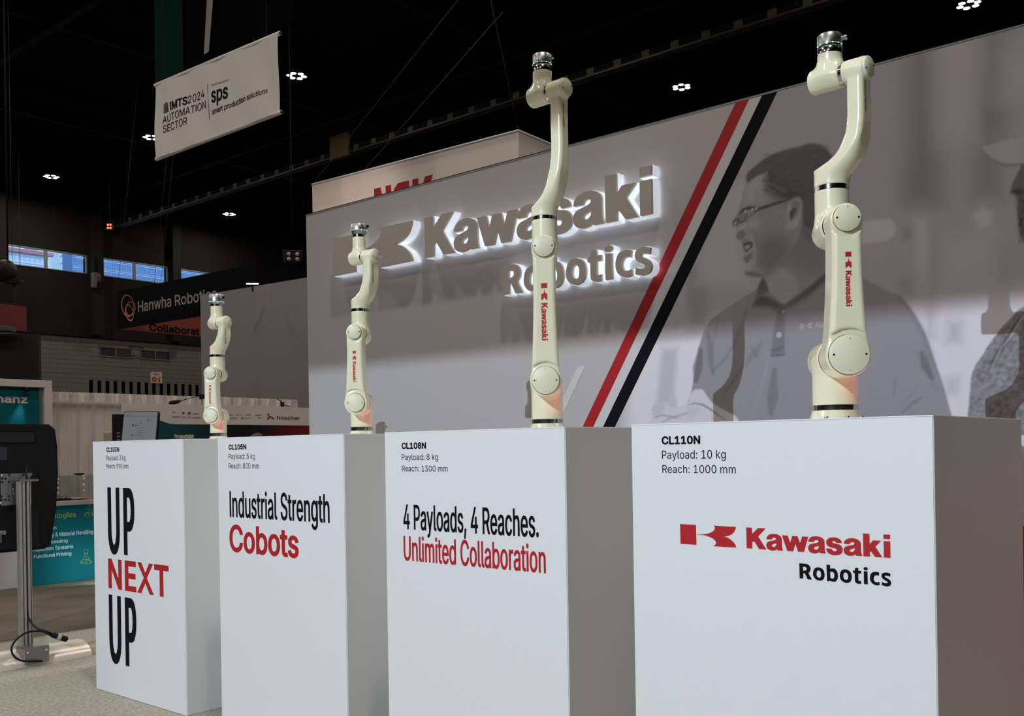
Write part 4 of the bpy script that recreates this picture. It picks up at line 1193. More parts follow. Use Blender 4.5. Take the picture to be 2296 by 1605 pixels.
# glasses
GL = .19
strokes(MA([(770, 655), (640, 690), (540, 725), (450, 752), (400, 790)]), GL, .010, .004, 1)
strokes(MA([(250, 810), (300, 760), (360, 740), (450, 740)]), GL, .011, .004, 1)
strokes(MA([(245, 815), (255, 860), (270, 885), (310, 870), (330, 810), (325, 770)]), GL + .02, .008, .004, .9)
strokes(MA([(200, 930), (195, 880), (225, 855), (250, 860), (245, 900), (225, 925)]), GL + .02, .008, .004, .9)
paint(MA([(262, 805), (315, 770), (315, 840), (275, 870)]), .27, .004, .7)
paint(MA([(315, 850), (360, 800), (420, 785), (360, 850), (320, 880)]), .28, .010, .7)
for q in ((390, 755), (430, 745), (320, 775)):
    x, y = MA([q])[0]
    paint([(x - 2, y - 2.5), (x + 2, y - 2.5), (x + 2, y + 2.5), (x - 2, y + 2.5)], .6, .003, .9)
# hands with a paper in the lower left
paint(MBo([(105, 1560), (150, 1490), (135, 1430), (160, 1375), (260, 1345), (310, 1350), (320, 1300), (350, 1280), (385, 1310), (395, 1390), (500, 1360), (520, 1290), (560, 1225), (610, 1215), (660, 1230), (740, 1345), (880, 1430), (1000, 1510), (1020, 1700), (105, 1700)]), .72, .005)
paint(MBo([(320, 1300), (350, 1280), (385, 1310), (395, 1395), (300, 1390), (305, 1345)]), .60, .008, .8)
paint(MBo([(140, 1420), (180, 1370), (270, 1350), (270, 1430), (210, 1480), (160, 1480)]), .60, .015, .8)
strokes(MBo([(160, 1500), (240, 1475), (340, 1490), (420, 1500)]), .36, .005, .006, .8)
strokes(MBo([(240, 1545), (340, 1500), (480, 1460), (520, 1450)]), .40, .006, .01, .7)
strokes(MBo([(500, 1375), (560, 1355), (640, 1365), (720, 1410), (800, 1470), (880, 1530)]), .22, .005, .004, .9)
paint(MBo([(500, 1420), (560, 1390), (620, 1400), (600, 1480), (510, 1490)]), .62, .02, .7)
strokes(MBo([(680, 1235), (685, 1250), (700, 1270)]), .3, .004, .004, .8)
# second figure at the right edge: cap, face, beard, speckled sweater
CAPC = .47
paint(MDd([(838, 750), (880, 735), (1000, 700), (1100, 675), (1300, 640), (1300, 850), (1100, 850), (980, 858), (910, 830), (870, 795)]), CAPC, .006)
paint(MDd([(870, 795), (910, 825), (980, 850), (1100, 845), (1300, 800), (1300, 870), (1100, 860), (960, 862)]), .25, .010, .8)
paint(MDd([(1085, 850), (1050, 920), (1020, 980), (1012, 1030), (1045, 1045), (1060, 1100), (1050, 1140), (1062, 1240), (1075, 1300), (1120, 1340), (1300, 1400), (1300, 840)]), .24, .006)
paint(MDd([(1012, 1030), (1050, 1000), (1096, 1010), (1096, 1040), (1050, 1045)]), .15, .008, .8)
paint(MDd([(1050, 1060), (1300, 1040), (1300, 1400), (1120, 1345), (1070, 1290), (1085, 1180), (1055, 1120)]), .20, .02, .8)
for k in range(60):
    x, y = rng.uniform(1060, 1150), rng.uniform(1060, 1320)
    strokes(MDd([(x, y), (x + 4, y + 12), (x + 2, y + 24)]), rng.uniform(.10, .28), .004, .004, .6)
SW = [(1900, 330), (1816, 400), (1740, 450), (1680, 520), (1600, 600), (1530, 690), (1450, 800), (1390, 900), (1320, 1000), (1275, 1110), (1265, 1230), (1250, 1400), (1235, 1560), (1230, 1720), (2700, 1720), (2700, 100), (2100, 200)]
paint(MC(SW), .27, .006)
c_ = [at_v(x, y, WV) for x, y in MC(SW)]
sl_, k_ = soft(rounder(c_, 3, 60), .006)
sp_ = rng.normal(0, 1, GU.shape)
for _a in (0, 1):
    sp_ = (sp_ + np.roll(sp_, 1, _a) + np.roll(sp_, -1, _a)) / 1.9
TONE[sl_] += k_ * (sp_[sl_] * .05)
strokes(MC([(1816, 455), (1740, 580), (1660, 720), (1540, 900), (1480, 1010), (1450, 1075)]), .10, .012, .006, .7)
strokes(MC([(1830, 470), (1750, 590), (1680, 710), (1610, 800)]), .5, .005, .004, .8)
strokes(MC([(1600, 790), (1540, 920), (1460, 1070)]), .42, .005, .004, .7)
_g = np.clip((GZ - 1.85) / .25, 0, 1)
TONE = .38 + (TONE - .38) * (1 + .38 * _g)
TONE = np.clip(TONE * (1 + rng.normal(0, .012, TONE.shape)), .02, .8)
# keep only what lies right of the black stripe
vid = -np.ones(GU.shape, int)
edge = -2.119 - (WH - GZ) * SL
keep = GU >= edge - MD
# the column just left of the edge slides onto it, so the print ends in a clean line
GUX = np.where(keep & (GU < edge), edge, GU)
vid[keep] = np.arange(keep.sum())
MV = np.stack([GUX[keep] - XO, np.full(keep.sum(), -.0014), GZ[keep]], 1)
q_ = np.stack([vid[:-1, :-1], vid[1:, :-1], vid[1:, 1:], vid[:-1, 1:]], -1).reshape(-1, 4)
q_ = q_[(q_ >= 0).all(1)]
me = bpy.data.meshes.new('mural_print')
me.from_pydata(MV.tolist(), [], q_.tolist())
ca = me.color_attributes.new('print', 'FLOAT_COLOR', 'POINT')
tn_ = TONE[keep]
cols = np.ones((len(tn_), 4))
cols[:, 0], cols[:, 1], cols[:, 2] = tn_ * .95, tn_ * .895, tn_ * .97
ca.data.foreach_set('color', cols.ravel())
me.materials.append(attr_mat('mural_ink', .7, .2))
me.update()
link(bpy.data.objects.new('mural_print', me), wall)

# ---------------------------------------------------------------- illuminated letters standing off the wall
sgn = empty('illuminated_sign', W(-4.1, WV - .02, 2.3), GRID_ROT, 'halo lit grey letters and emblem standing off the wall, Kawasaki Robotics', 'sign')
SXO, SZO = -4.1, 2.3
kx = 1.743 / (6015 - 2089)
ex = .824 / 1788
rx = 1.066 / (6018 - 3612)


def sign_letter(name, shapes):
    def place(d0, d1):
        return lambda x, z, s: (x - SXO, -(d1 if s == 0 else d0) + .02, z - SZO)
    mb = MB()
    solid(mb, shapes, place(.070, .088))
    f = mb.build(name, FACE, sgn)
    mb = MB()
    solid(mb, embolden(shapes, .0045, .0045), place(.014, .069))
    mb.build('glow_backing', GLOW, f)
    mb = MB()
    solid(mb, shapes, place(.011, .0135))
    mb.build('led_sheet', BACKLED, f)


for g in mapped(EMBLEM, lambda x, z: (-5.497 + x * ex, 2.482 + z * .266 / 577)):
    sign_letter('emblem_piece', g)
for g in mapped(WORD_K, lambda x, z: (-4.556 + (x - 2089) * kx, 2.483 + z * .262 / 581)):
    sign_letter('letter', g)
for g in mapped(WORD_R, lambda x, z: (-3.886 + (x - 3612) * rx, 2.163 + (z + 718) * .181 / 412)):
    sign_letter('letter', g)

# ================================================================ pedestals
PH, PV0, PDEP = 1.295, 2.464, 0.86
PED = [(-4.975, -4.108), (-3.818, -2.953), (-2.715, -1.871), (-1.619, -0.748)]
PLAB = ['white pedestal at the far left with the words UP NEXT UP', 'white pedestal lettered Industrial Strength Cobots', 'white pedestal lettered 4 Payloads, 4 Reaches', 'white pedestal nearest on the right with the red emblem and name']
EDGE = mat('edge_seam', (.30, .29, .28), .6)
peds = []
for k, (a, b) in enumerate(PED):
    c = (a + b) / 2
    t = empty('pedestal', W(c, PV0, 0), GRID_ROT, PLAB[k], 'pedestal', 'white display pedestals in a row')
    w = (b - a) / 2
    MB().bbox(-w, w, 0.002, PDEP, 0, PH - .004, .003).build('body', WHITE, t)
    MB().bbox(-w, w - .002, 0, .003, 0.002, PH - .002, .0008).build('front_panel', WHITE, t)
    MB().bbox(w - .003, w + .0004, .004, PDEP, 0.002, PH - .002, .0008).build('side_panel', WHITE, t)
    MB().bbox(-w, w, 0, PDEP, PH - .005, PH, .001).build('top_panel', WHITE, t)
    t['c'] = c
    peds.append(t)


def ped_line(k, name, s, m, bl, right, top, bold=(0, 0), track=0):
    """a line of lettering on the front of pedestal k from its baseline corner, right end and top as seen"""
    c = peds[k]['c']
    u0, z0 = at_v(*bl, PV0)
    u1 = at_v(right, bl[1], PV0)[0]
    zt = at_v(bl[0], top, PV0)[1]
    sh = text_shapes(s, u0 - c, u1 - c, z0, zt - z0, bold, track)
    return lettering(name, m, peds[k], sh, lambda x, z: (x, -.0004, z))


HB = (.0016, .0014)
ped_line(0, 'model_line', 'CL103N', BLACK, (238.4, 1012.7), 267.2, 1002.6, HB)
ped_line(0, 'payload_line', 'Payload: 3 kg', BLACK, (238.4, 1031.7), 281.5, 1021.2, (.0001, .0001))
ped_line(0, 'reach_line', 'Reach: 590 mm', BLACK, (238.4, 1049.9), 288.2, 1039.8, (.0001, .0001))
ped_line(0, 'slogan_line', 'UP', BLACK, (243, 1237), 302.8, 1092.4, (.0104, .006), 110)
ped_line(0, 'slogan_line', 'NEXT', RED, (243.5, 1315.3), 378.8, 1251.4, (.0078, .0060), 34)
ped_line(0, 'slogan_line', 'UP', BLACK, (246, 1480), 307.2, 1332.5, (.0104, .006), 110)
ped_line(1, 'model_line', 'CL105N', BLACK, (512.9, 1007.6), 552.5, 996.4, HB)
ped_line(1, 'payload_line', 'Payload: 5 kg', BLACK, (513, 1029), 571.8, 1017.4, (.0001, .0001))
ped_line(1, 'reach_line', 'Reach: 800 mm', BLACK, (513, 1050.3), 581, 1038.2, (.0001, .0001))
ped_line(1, 'slogan_line', 'Industrial Strength', BLACK, (515.3, 1157.9), 739.4, 1099.2, (.0022, .0018))
ped_line(1, 'slogan_line', 'Cobots', RED, (515, 1234.2), 670, 1174.6, (.0050, .0038))
ped_line(2, 'model_line', 'CL108N', BLACK, (900.7, 1005.7), 955.5, 992.3, HB)
ped_line(2, 'payload_line', 'Payload: 8 kg', BLACK, (901.2, 1031.2), 982.5, 1018.1, (.0001, .0001))
ped_line(2, 'reach_line', 'Reach: 1300 mm', BLACK, (901.4, 1056.5), 1003.7, 1043.4, (.0001, .0001))
ped_line(2, 'slogan_line', '4 Payloads, 4 Reaches.', BLACK, (904.7, 1185.2), 1208, 1130.3, (.0017, .0014))
ped_line(2, 'slogan_line', 'Unlimited Collaboration', RED, (905.5, 1255), 1223.8, 1199.5, (.0017, .0014))
ped_line(3, 'model_line', 'CL110N', BLACK, (1483.7, 995.6), 1570.3, 977.8, HB)
ped_line(3, 'payload_line', 'Payload: 10 kg', BLACK, (1484.5, 1028.4), 1627.5, 1009.8, (.0001, .0001))
ped_line(3, 'reach_line', 'Reach: 1000 mm', BLACK, (1485.3, 1060), 1650, 1042.3, (.0001, .0001))
c3 = peds[3]['c']
on3 = lambda x, z: (-1.4567 + x * 1e-4 - c3, .9443 + z * 1e-4 - x * .62e-6)
fr3 = lambda x, z: (x, -.0004, z)
for g in mapped(EMBLEM, on3):
    lettering('emblem_print', RED, peds[3], [g], fr3)
lettering('name_line', RED, peds[3], mapped(WORD_K, on3), fr3)
lettering('name_line', BLACK, peds[3], mapped(WORD_R, lambda x, z: (-1.4567 + x * 1e-4 - c3, .9443 + z * 1e-4 - x * .45e-6)), fr3)

# booth carpet
car = MB()
nx, ny = 2, 2
gbox(car, -6.725, 6.0, -6.0, WV - .008, -.011, 0.0)
tag(car.build('booth_carpet', BEIGE, None), 'beige looped booth carpet under the white pedestals', 'carpet')

# ================================================================ robots


def robot(k, q):
    a, b = PED[k]
    base = W((a + b) / 2, PV0 + .433, PH) + Vector((q['dx'], 0, 0))
    t = empty('robot_arm', base, math.radians(-4), q['label'], 'robot', 'cream robot arms on the pedestals')
    Rb, z2, z3, zr, zw, zt = q['Rb'], q['z2'], q['z3'], q['zr'], q['zw'], q['zt']
    d2, d3, h2, h3, Rf, rw = q['d2'], q['d3'], q['h2'], q['h3'], q['Rf'], q['rw']
    s = Rb / .0675
    b0, b1 = q['ring']
    hs = max(.0028, .0036 * s)
    # base
    MB().lathe([(1.26 * Rb, 0), (1.26 * Rb, b0 * .22), (1.1 * Rb, b0 * .45), (1.02 * Rb, b0 * .98), (Rb, b0)], 48).build('base_flange', CREAM, t)
    bolt = None
    for j in range(8):
        an = j * math.pi / 4 + .2
        p = (1.16 * Rb * math.cos(an), 1.16 * Rb * math.sin(an), b0 * .2)
        if bolt is None:
            bolt = MB().cyl((0, 0, 0), (0, 0, b0 * .24), .09 * Rb, 10, .001).build('bolt', STEEL, t, p)
        else:
            again(bolt, t, p)
    MB().lathe([(Rb * .985, 0), (Rb * .985, b1 - b0)], 56, (0, 0, b0)).build('base_ring', CHROME, t)
    # added red spot, hidden on the pedestal top, tints the shade under the joint
    lamp('red_fill_spot', 'SPOT', base + Vector((1.9 * Rb, -2.7 * Rb, .008)), RED_W * s * s, (1.0, .05, .06), .012, base + Vector((.35 * Rb, -1.0 * Rb, z2 - .75 * h2)), 62, 1.0)
    # shoulder: upright column flowing into the lying motor housing
    yj, yb, yf = -.92 * Rb, 1.28 * Rb, -2.55 * Rb

    def f_sh(x, y, z):
        c = sd_cyl((np.hypot(x, y), z), b1, z2, Rb * .985, .003)
        m = sd_cyl((np.hypot(x, z - z2), y), yj, yb, h2 * 1.02, .30 * Rb)
        return smin(c, m, .30 * Rb)
    o = 1.5 * Rb
    body('shoulder_housing', CREAM, t, f_sh, (-o, yj - .02, b1 - .01), (o, yb + .02, z2 + o), hs)
    MB().cyl((0, yj - .004, z2), (0, yj + .006, z2), h2 * .97, 40).build('joint_seam', DARKGAP, t)
    if q.get('plate'):
        mb = MB()
        n_ = 8
        r_ = Rb * .985 + .0012
        vs = []
        for zz in (b1 + .25 * (z2 - b1), b1 + .62 * (z2 - b1)):
            for i in range(n_ + 1):
                an = math.radians(-62 + 34 * i / n_)
                vs.append((r_ * math.cos(an), r_ * math.sin(an), zz))
        mb.add(vs, [(i, i + 1, i + n_ + 2, i + n_ + 1) for i in range(n_)], True)
        mb.build('rating_plate', mat('pink_white_plate', (.74, .66, .62), .5), t)
    # upper arm: flat tapering link in front of the column

    def f_ua(x, y, z):
        ya, yfr = yf + .006, yj - .004
        L = z3 - z2
        u = np.clip((z - z2) / L, 0, 1)
        wv = h2 * .93 + (h3 * .95 - h2 * .93) * u - .09 * h2 * np.sin(np.pi * np.clip(u, 0, 1)) ** 1.0
        bx = np.maximum(np.abs(x) - wv, np.maximum(z2 - z, z - z3))
        rec = yf + .0135 * s
        rnd = .26 * Rb
        ya = yf + .003 * s
        yc, hy = (ya + yfr) / 2, (yfr - ya) / 2
        qx, qy = bx + rnd, np.abs(y - yc) - hy + rnd
        lk = np.minimum(np.maximum(qx, qy), 0) + np.hypot(np.maximum(qx, 0), np.maximum(qy, 0)) - rnd
        r2, r3 = np.hypot(x, z - z2), np.hypot(x, z - z3)
        for rr, hh in ((r2, h2), (r3, h3)):
            lk = -smin(-lk, np.maximum(rr - hh - (.013 if hh == h2 else .006) * s, y - rec - .001), .007 * s)
        c2 = sd_cyl((r2, y), rec, yfr, h2, .07 * Rb)
        c3_ = sd_cyl((r3, y), rec, yfr, h3, .07 * Rb)
        return smin(smin(lk, c2, .008 * s), c3_, .008 * s)
    body('upper_arm', CREAM, t, f_ua, (-h2 - .02, yf - .01, z2 - h2 - .02), (h2 + .02, yj + .01, z3 + h3 + .02), hs)
    for nm, zc, dr in (('shoulder_cap', z2, d2), ('elbow_cap', z3, d3)):
        MB().lathe([(dr + .0016, 0), (dr + .0016, .0022)], 48, (0, yf + .0135 * s, zc), (0, -1, 0)).build('cap_seam', SEAM, t)
        cp = MB().lathe([(dr, 0), (dr, .0125 * s), (dr - .0025 * s, .0142 * s), (0.001, .0142 * s)], 48, (0, yf + .0135 * s, zc), (0, -1, 0)).build(nm, CREAM_F, t)
        sc = None
        for an, rr in ((0, .0032), (math.pi, .0032), (math.pi / 2, .0014), (-math.pi / 2, .0014)):
            p = (dr * .80 * math.cos(an), yf + .0135 * s - .0144 * s, zc + dr * .80 * math.sin(an))
            MB().lathe([(rr * max(s, .7), 0), (rr * max(s, .7) * .9, .0008)], 10, p, (0, -1, 0)).build('screw', BLACK, cp)
    # elbow housing
    ye = 1.30 * Rf

    def f_el(x, y, z):
        c = sd_cyl((np.hypot(x, y), z), z3, zr - (.012 * s if s > .8 else .010) - .0012, Rf, .002)
        m = sd_cyl((np.hypot(x, z - z3), y), yj, ye, h3 * 1.10, .30 * Rf)
        return smin(c, m, .35 * Rf)
    o = 1.5 * Rf
    body('elbow_housing', CREAM, t, f_el, (-o, yj - .02, z3 - o), (o, ye + .02, zr + .01), hs)
    MB().cyl((0, yj - .004, z3), (0, yj + .006, z3), h3 * 1.0, 36).build('joint_seam', DARKGAP, t)
    rh = .012 * s if s > .8 else .010
    MB().lathe([(Rf * .994, 0), (Rf * .994, rh + .003)], 52, (0, 0, zr - rh - .002)).build('elbow_ring', CHROME, t)
    # forearm frame: local x = wrist axis direction
    phi = math.radians(-(90 - q['beta']) + 4)
    cz, sz = math.cos(phi), math.sin(phi)
    RT = lambda p: Vector((p[0] * cz - p[1] * sz, p[0] * sz + p[1] * cz, p[2]))
    bmin, bmax, zs0, zs1 = q['bmin'], q['bmax'], q['zs0'], q['zs1']
    ti = np.array([-5, 0, .06, .125, .22, .33, .45, .61, .8, 1, 9])
    vi = np.array([0, 0, .19, .40, .61, .766, .87, .95, .985, 1, 1])
    to = np.array([-5, 0, .08, .15, .24, .34, .5, .68, .86, 1, 9])
    vo = np.array([0, 0, .02, .11, .38, .60, .80, .93, .985, 1, 1])

    def f_fa(x, y, z):
        inn = -Rf + (bmin + Rf) * np.interp((z - zs0) / (zs1 - zs0), ti, vi)
        out = Rf + (bmax - Rf) * np.interp((z - zr) / (zs1 - zr), to, vo)
        g = np.clip((z - zr) / (zs1 - zr), 0, 1)
        g = g * g * (3 - 2 * g)
        hy = Rf + (q['hy'] - Rf) * g
        w = (out - inn) / 2
        g2 = np.clip((z - zs0 + .3 * (zs0 - zr)) / (.55 * (zs1 - zs0)), 0, 1)
        rnd = np.minimum(Rf + (.30 * Rf - Rf) * g2, np.minimum(w, hy) * .98)
        qx, qy = np.abs(x - (inn + out) / 2) - w + rnd, np.abs(y) - hy + rnd
        d = np.minimum(np.maximum(qx, qy), 0) + np.hypot(np.maximum(qx, 0), np.maximum(qy, 0)) - rnd
        d = np.maximum(np.maximum(d * .6, zr - z), z - zw)
        c = sd_cyl((np.hypot(y, z - zw), x), q['wb'], q['we'], rw, .12 * rw)
        return smin(d, c, .25 * rw)
    body('forearm', CREAM, t, f_fa, (-Rf - .02, -Rf - .02, zr - .01), (max(bmax, q['we']) + .02, Rf + .02, zw + rw + .02), hs * .9, phi)
    dw = rw * .93
    o0, axd = RT((q['we'] - .002, 0, zw)), RT((1, 0, 0))
    cp = MB().lathe([(dw, 0), (dw, .006 * s + .002), (dw - .002, .008 * s + .003), (0.001, .0081 * s + .003)], 40, o0, axd).build('wrist_cap', CREAM_F, t)
    for an, rr in ((.35, .0030), (math.pi + .35, .0030), (math.pi / 2 + .35, .0013), (-math.pi / 2 + .35, .0013)):
        p = RT((q['we'] + .0081 * s + .0012, dw * .78 * math.cos(an), zw + dw * .78 * math.sin(an)))
        MB().lathe([(rr * max(s, .7), 0), (rr * max(s, .7) * .9, .0008)], 10, p, axd).build('screw', BLACK, cp)
    MB().lathe([(rw * .97, 0), (rw * .97, .009 * s + .001)], 44, RT((q['wb'] - .008 * s - .001, 0, zw)), axd).build('wrist_ring', CHROME, t)
    # wrist housing with its upright neck
    we0, we1, rn, zn = -q['wl'], q['wb'] - .008 * s, q['rn'], q['zn']

    def f_wr(x, y, z):
        c = sd_cyl((np.hypot(x, y), z), zw, zn, rn, .002)
        m = sd_cyl((np.hypot(y, z - zw), x), we0, we1, rw * 1.04, .20 * rw)
        return smin(c, m, .75 * rn)
    body('wrist_housing', CREAM, t, f_wr, (we0 - .02, -rw - .02, zw - rw - .02), (we1 + .02, rw + .02, zn + .02), hs * .85, phi)
    # tool flange
    if q['type'] == 'A':
        zl = q['zl']
        MB().lathe([(rn * .985, 0), (rn * .985, (zl - zn) * .62), (rn * .96, (zl - zn) * .64), (rn * .96, (zl - zn) * .68), (rn * .985, (zl - zn) * .7), (rn * .985, zl - zn)], 44, (0, 0, zn)).build('tool_ring', CHROME, t)
        hr = rn * .99
    else:
        zl, hr = q['zl'], q['hr']
        MB().lathe([(rn * .98, 0), (rn * .98, q['zk'] - zn)], 44, (0, 0, zn)).build('tool_ring', CHROME, t)
        MB().lathe([(rn * 1.0, 0), (hr * .96, (zl - q['zk']) * .8), (hr, zl - q['zk'])], 44, (0, 0, q['zk'])).build('tool_cone', SILVER, t)
    MB().lathe([(hr * .995, 0), (hr * .995, .0022)], 44, (0, 0, zl)).build('status_ring', mat('led_ring_translucent', (.25, .45, .36), .3, emit=(.10, .85, .45), estr=.35), t)
    ld = None
    for j in range(12):
        an = j * math.pi / 6
        p = (hr * .998 * math.cos(an), hr * .998 * math.sin(an), zl + .0012)
        if ld is None:
            ld = MB().lathe([(.0005, -.0018), (.0017, 0), (.0005, .0018)], 8).build('status_led', mat('led_dot', (.5, .9, .7), .3, emit=(.35, 1, .65), estr=2.2), t, p)
        else:
            again(ld, t, p)
    MB().lathe([(hr, 0), (hr, zt - zl - .0045), (hr - .003, zt - zl - .0025), (hr * .80, zt - zl - .0025), (hr * .78, zt - zl - .0035), (hr * .5, zt - zl - .0035), (hr * .48, zt - zl), (.001, zt - zl)], 48, (0, 0, zl + .0024)).build('tool_flange', SILVER, t)
    an = math.radians(q.get('plug', -28))
    dr_ = Vector((math.cos(an), math.sin(an), 0))
    zp = zl + (zt - zl) * .52
    pg = MB().cyl(dr_ * hr * .95 + Vector((0, 0, zp)), dr_ * (hr + .008) + Vector((0, 0, zp)), .0062, 16).build('connector', SILVER, t)
    MB().cyl(dr_ * (hr + .007) + Vector((0, 0, zp)), dr_ * (hr + .017) + Vector((0, 0, zp)), .0072, 16, .001).build('connector_cap', BLACKP if q['type'] == 'B' else CHROME, pg)
    # lettering down the upper arm and along the forearm
    zt_, zb_ = q['mark']
    kk = (zt_ - zb_) / 6015
    yl = yf + .003 * s - .0007

    def onarm(x, z):
        return (-290 * kk * 1.12 + z * kk * 1.12, zt_ - x * kk)
    allm = [[[p for p in c] for c in g] for g in mapped(EMBLEM + WORD_K, onarm)]
    lettering('brand_lettering', RED, t, allm, lambda x, z: (x, yl, z))
    zt_, zb_ = q['note']
    sh = text_shapes('Powered by', 0, (zt_ - zb_) * .52, 0, q['nh'], (.0002, .0002)) + text_shapes('NEURA', (zt_ - zb_) * .56, (zt_ - zb_), 0, q['nh'], (.0004, .0003), slant=.25)
    xf = bmax + .0009
    lettering('maker_lettering', BLACK, t, sh, lambda x, z: RT((xf, -.45 * q['hy'] + z, zt_ - x)))
    return t


ROBOTS = [
    dict(dx=.035, Rb=.0435, z2=.125, z3=.346, zr=.449, zw=.617, zt=.769, d2=.034, d3=.0300, h2=.0425, h3=.0360, Rf=.039, rw=.0310, ring=(.019, .035), beta=50, bmin=.046, bmax=.092, zs0=.492, zs1=.596, hy=.028, wb=.030, we=.092, wl=.042, rn=.0315, zn=.706, type='B', zk=.717, zl=.727, hr=.0385, mark=(.283, .187), note=(.580, .500), nh=.006, plate=True, label='smallest cream robot arm, on the far left pedestal'),
    dict(dx=.029, Rb=.0520, z2=.143, z3=.454, zr=.571, zw=.804, zt=.955, d2=.040, d3=.0305, h2=.0505, h3=.0375, Rf=.0405, rw=.0300, ring=(.022, .038), beta=54, bmin=.047, bmax=.094, zs0=.612, zs1=.737, hy=.033, wb=.032, we=.096, wl=.045, rn=.0298, zn=.895, type='B', zk=.908, zl=.924, hr=.0365, mark=(.371, .235), note=(.760, .680), nh=.006, plate=True, label='second smallest cream robot arm, in front of the lit emblem'),
    dict(dx=.010, Rb=.0610, z2=.179, z3=.669, zr=.806, zw=1.272, zt=1.424, d2=.050, d3=.0390, h2=.0570, h3=.0440, Rf=.0485, rw=.0365, ring=(.0245, .040), beta=48, bmin=.053, bmax=.107, zs0=.845, zs1=1.060, hy=.027, wb=.042, we=.112, wl=.055, rn=.0357, zn=1.358, type='A', zl=1.386, mark=(.533, .324), note=(1.215, 1.125), nh=.0075, label='tallest and slimmest cream robot arm, in front of the lit letters'),
    dict(dx=.018, Rb=.0675, z2=.190, z3=.585, zr=.716, zw=1.049, zt=1.181, d2=.0575, d3=.0385, h2=.0640, h3=.0455, Rf=.0515, rw=.0355, ring=(.034, .0495), beta=44, bmin=.065, bmax=.117, zs0=.768, zs1=.918, hy=.034, wb=.050, we=.118, wl=.060, rn=.0368, zn=1.120, type='A', zl=1.146, mark=(.486, .329), note=(1.008, .918), nh=.0075, label='stout cream robot arm, on the nearest right hand pedestal'),
]
for k, q in enumerate(ROBOTS):
    robot(k, q)
# ================================================================ hanging signs
CLOTH_W = mat('sign_fabric_white', (.80, .71, .66), .85, bump=.05, bscale=60)


def slab(name, m, a, b, z0, z1, th, parent=None):
    """upright panel from plan point a to plan point b; returns the object and its frame"""
    a, b = Vector((a[0], a[1], 0)), Vector((b[0], b[1], 0))
    d = (b - a).normalized()
    n = Vector((d.y, -d.x, 0))
    vs = [p + n * s + Vector((0, 0, z)) for z in (z0, z1) for s in (0, -th) for p in (a, b)]
    o = MB().add(vs, [(0, 2, 3, 1), (4, 5, 7, 6), (0, 1, 5, 4), (2, 6, 7, 3), (0, 4, 6, 2), (1, 3, 7, 5)]).build(name, m, parent)
    return o, a, d, n


# square fabric sign with NSK behind the wall
HN = 6.3
p0, p1, p2 = at_z(700, 414, HN), at_z(1162.3, 292.8, HN), at_z(1233, 322.6, HN)
e1 = (p1 - p0)
side_ = (p2 - p1).normalized() * e1.length
t = empty('hanging_sign', (0, 0, 0), 0, 'square white hanging fabric sign with red NSK letters, above the grey wall', 'sign')
quad = [p0, p1, p1 + side_, p0 + side_]
for k in range(4):
    o, a, d, n = slab('fabric_panel', CLOTH_W, quad[k], quad[(k + 1) % 4], HN - 1.9, HN, .03, t)
    MB().tube([quad[k], quad[(k + 1) % 4]], .022, 8).build('edge_tube', mat('tube_white', (.60, .55, .52), .6), t)
a0, d0, n0 = Vector((p0.x, p0.y, 0)), e1.normalized(), Vector((e1.normalized().y, -e1.normalized().x, 0))
def on_sign(px):
    r = ray(*px)
    dn = Vector((r[0], r[1], 0)).dot(n0)
    k = (a0.dot(n0)) / dn
    P = Vector(r) * k
    return (Vector((P.x, P.y, 0)) - a0).dot(d0), P.z + CAM_H
xa, zt = on_sign((839, 421))
xb, _ = on_sign((974, 389))
zt -= .02
Hh = .86
L_ = (xb - xa)
nsk = [[[(0, 0), (.20, 0), (.20, .52), (.36, 0), (.52, 0), (.52, 1), (.35, 1), (.35, .45), (.20, 1), (0, 1)]],
       [[(.60, 0), (.92, 0), (1.06, .08), (1.06, .52), (.98, .60), (.74, .64), (.74, .72), (1.06, .66), (1.04, 1), (.72, 1), (.60, .90), (.57, .55), (.66, .45), (.90, .38), (.90, .30), (.58, .30)]],
       [[(1.14, 0), (1.31, 0), (1.31, .38), (1.36, .38), (1.52, 0), (1.76, 0), (1.50, .55), (1.72, 1), (1.50, 1), (1.34, .62), (1.31, .62), (1.31, 1), (1.14, 1)]]]
sh = [[[(xa + p[0] / 1.76 * L_, zt - Hh + p[1] * Hh) for p in ccw(c)] for c in g] for g in nsk]
lettering('lettering', mat('nsk_red', (.36, .012, .016), .6), t, sh, lambda x, z: a0 + d0 * x + n0 * .004 + Vector((0, 0, z)))
lamp('sign_spot', 'SPOT', W(-10.8, 8.6, 5.0), 260, (1, .84, .74), .05, W(-14.1, 11.8, 5.7), 48, 1.0)
for q, top in ((p1, Vector((-.9, 0, 4.6))), (p0, Vector((3.6, -1, 3.9)))):
    MB().tube([q, q + top], .006, 6).build('cable', mat('cable_grey', (.014, .014, .013), .7), t)
MB().tube([p0.lerp(p1, .28) + Vector((0, 0, 0)), p0.lerp(p1, .28) + Vector((2.6, -.6, 2.6))], .006, 6).build('cable', mat('cable_grey', (.014, .014, .013), .7), t)


def cloth(name, m, parent, a, b, zt_, zb0, zb1, rip, nx=60, nz=24, wave=None):
    """hanging fabric between plan points a and b"""
    a, b = Vector((a[0], a[1], 0)), Vector((b[0], b[1], 0))
    d = b - a
    n = Vector((d.y, -d.x, 0)).normalized()
    vs, fs = [], []
    for j in range(nz + 1):
        for i in range(nx + 1):
            s, h = i / nx, j / nz
            zb = zb0 + (zb1 - zb0) * s
            vs.append(a + d * s + n * rip(s, h) + Vector((0, 0, zb + (zt_ - zb) * h)))
    for j in range(nz):
        for i in range(nx):
            k = j * (nx + 1) + i
            fs.append((k, k + 1, k + nx + 2, k + nx + 1))
    o = MB().add(vs, fs, True)
    o.sm = [True] * len(fs)
    return o.build(name, m, parent)


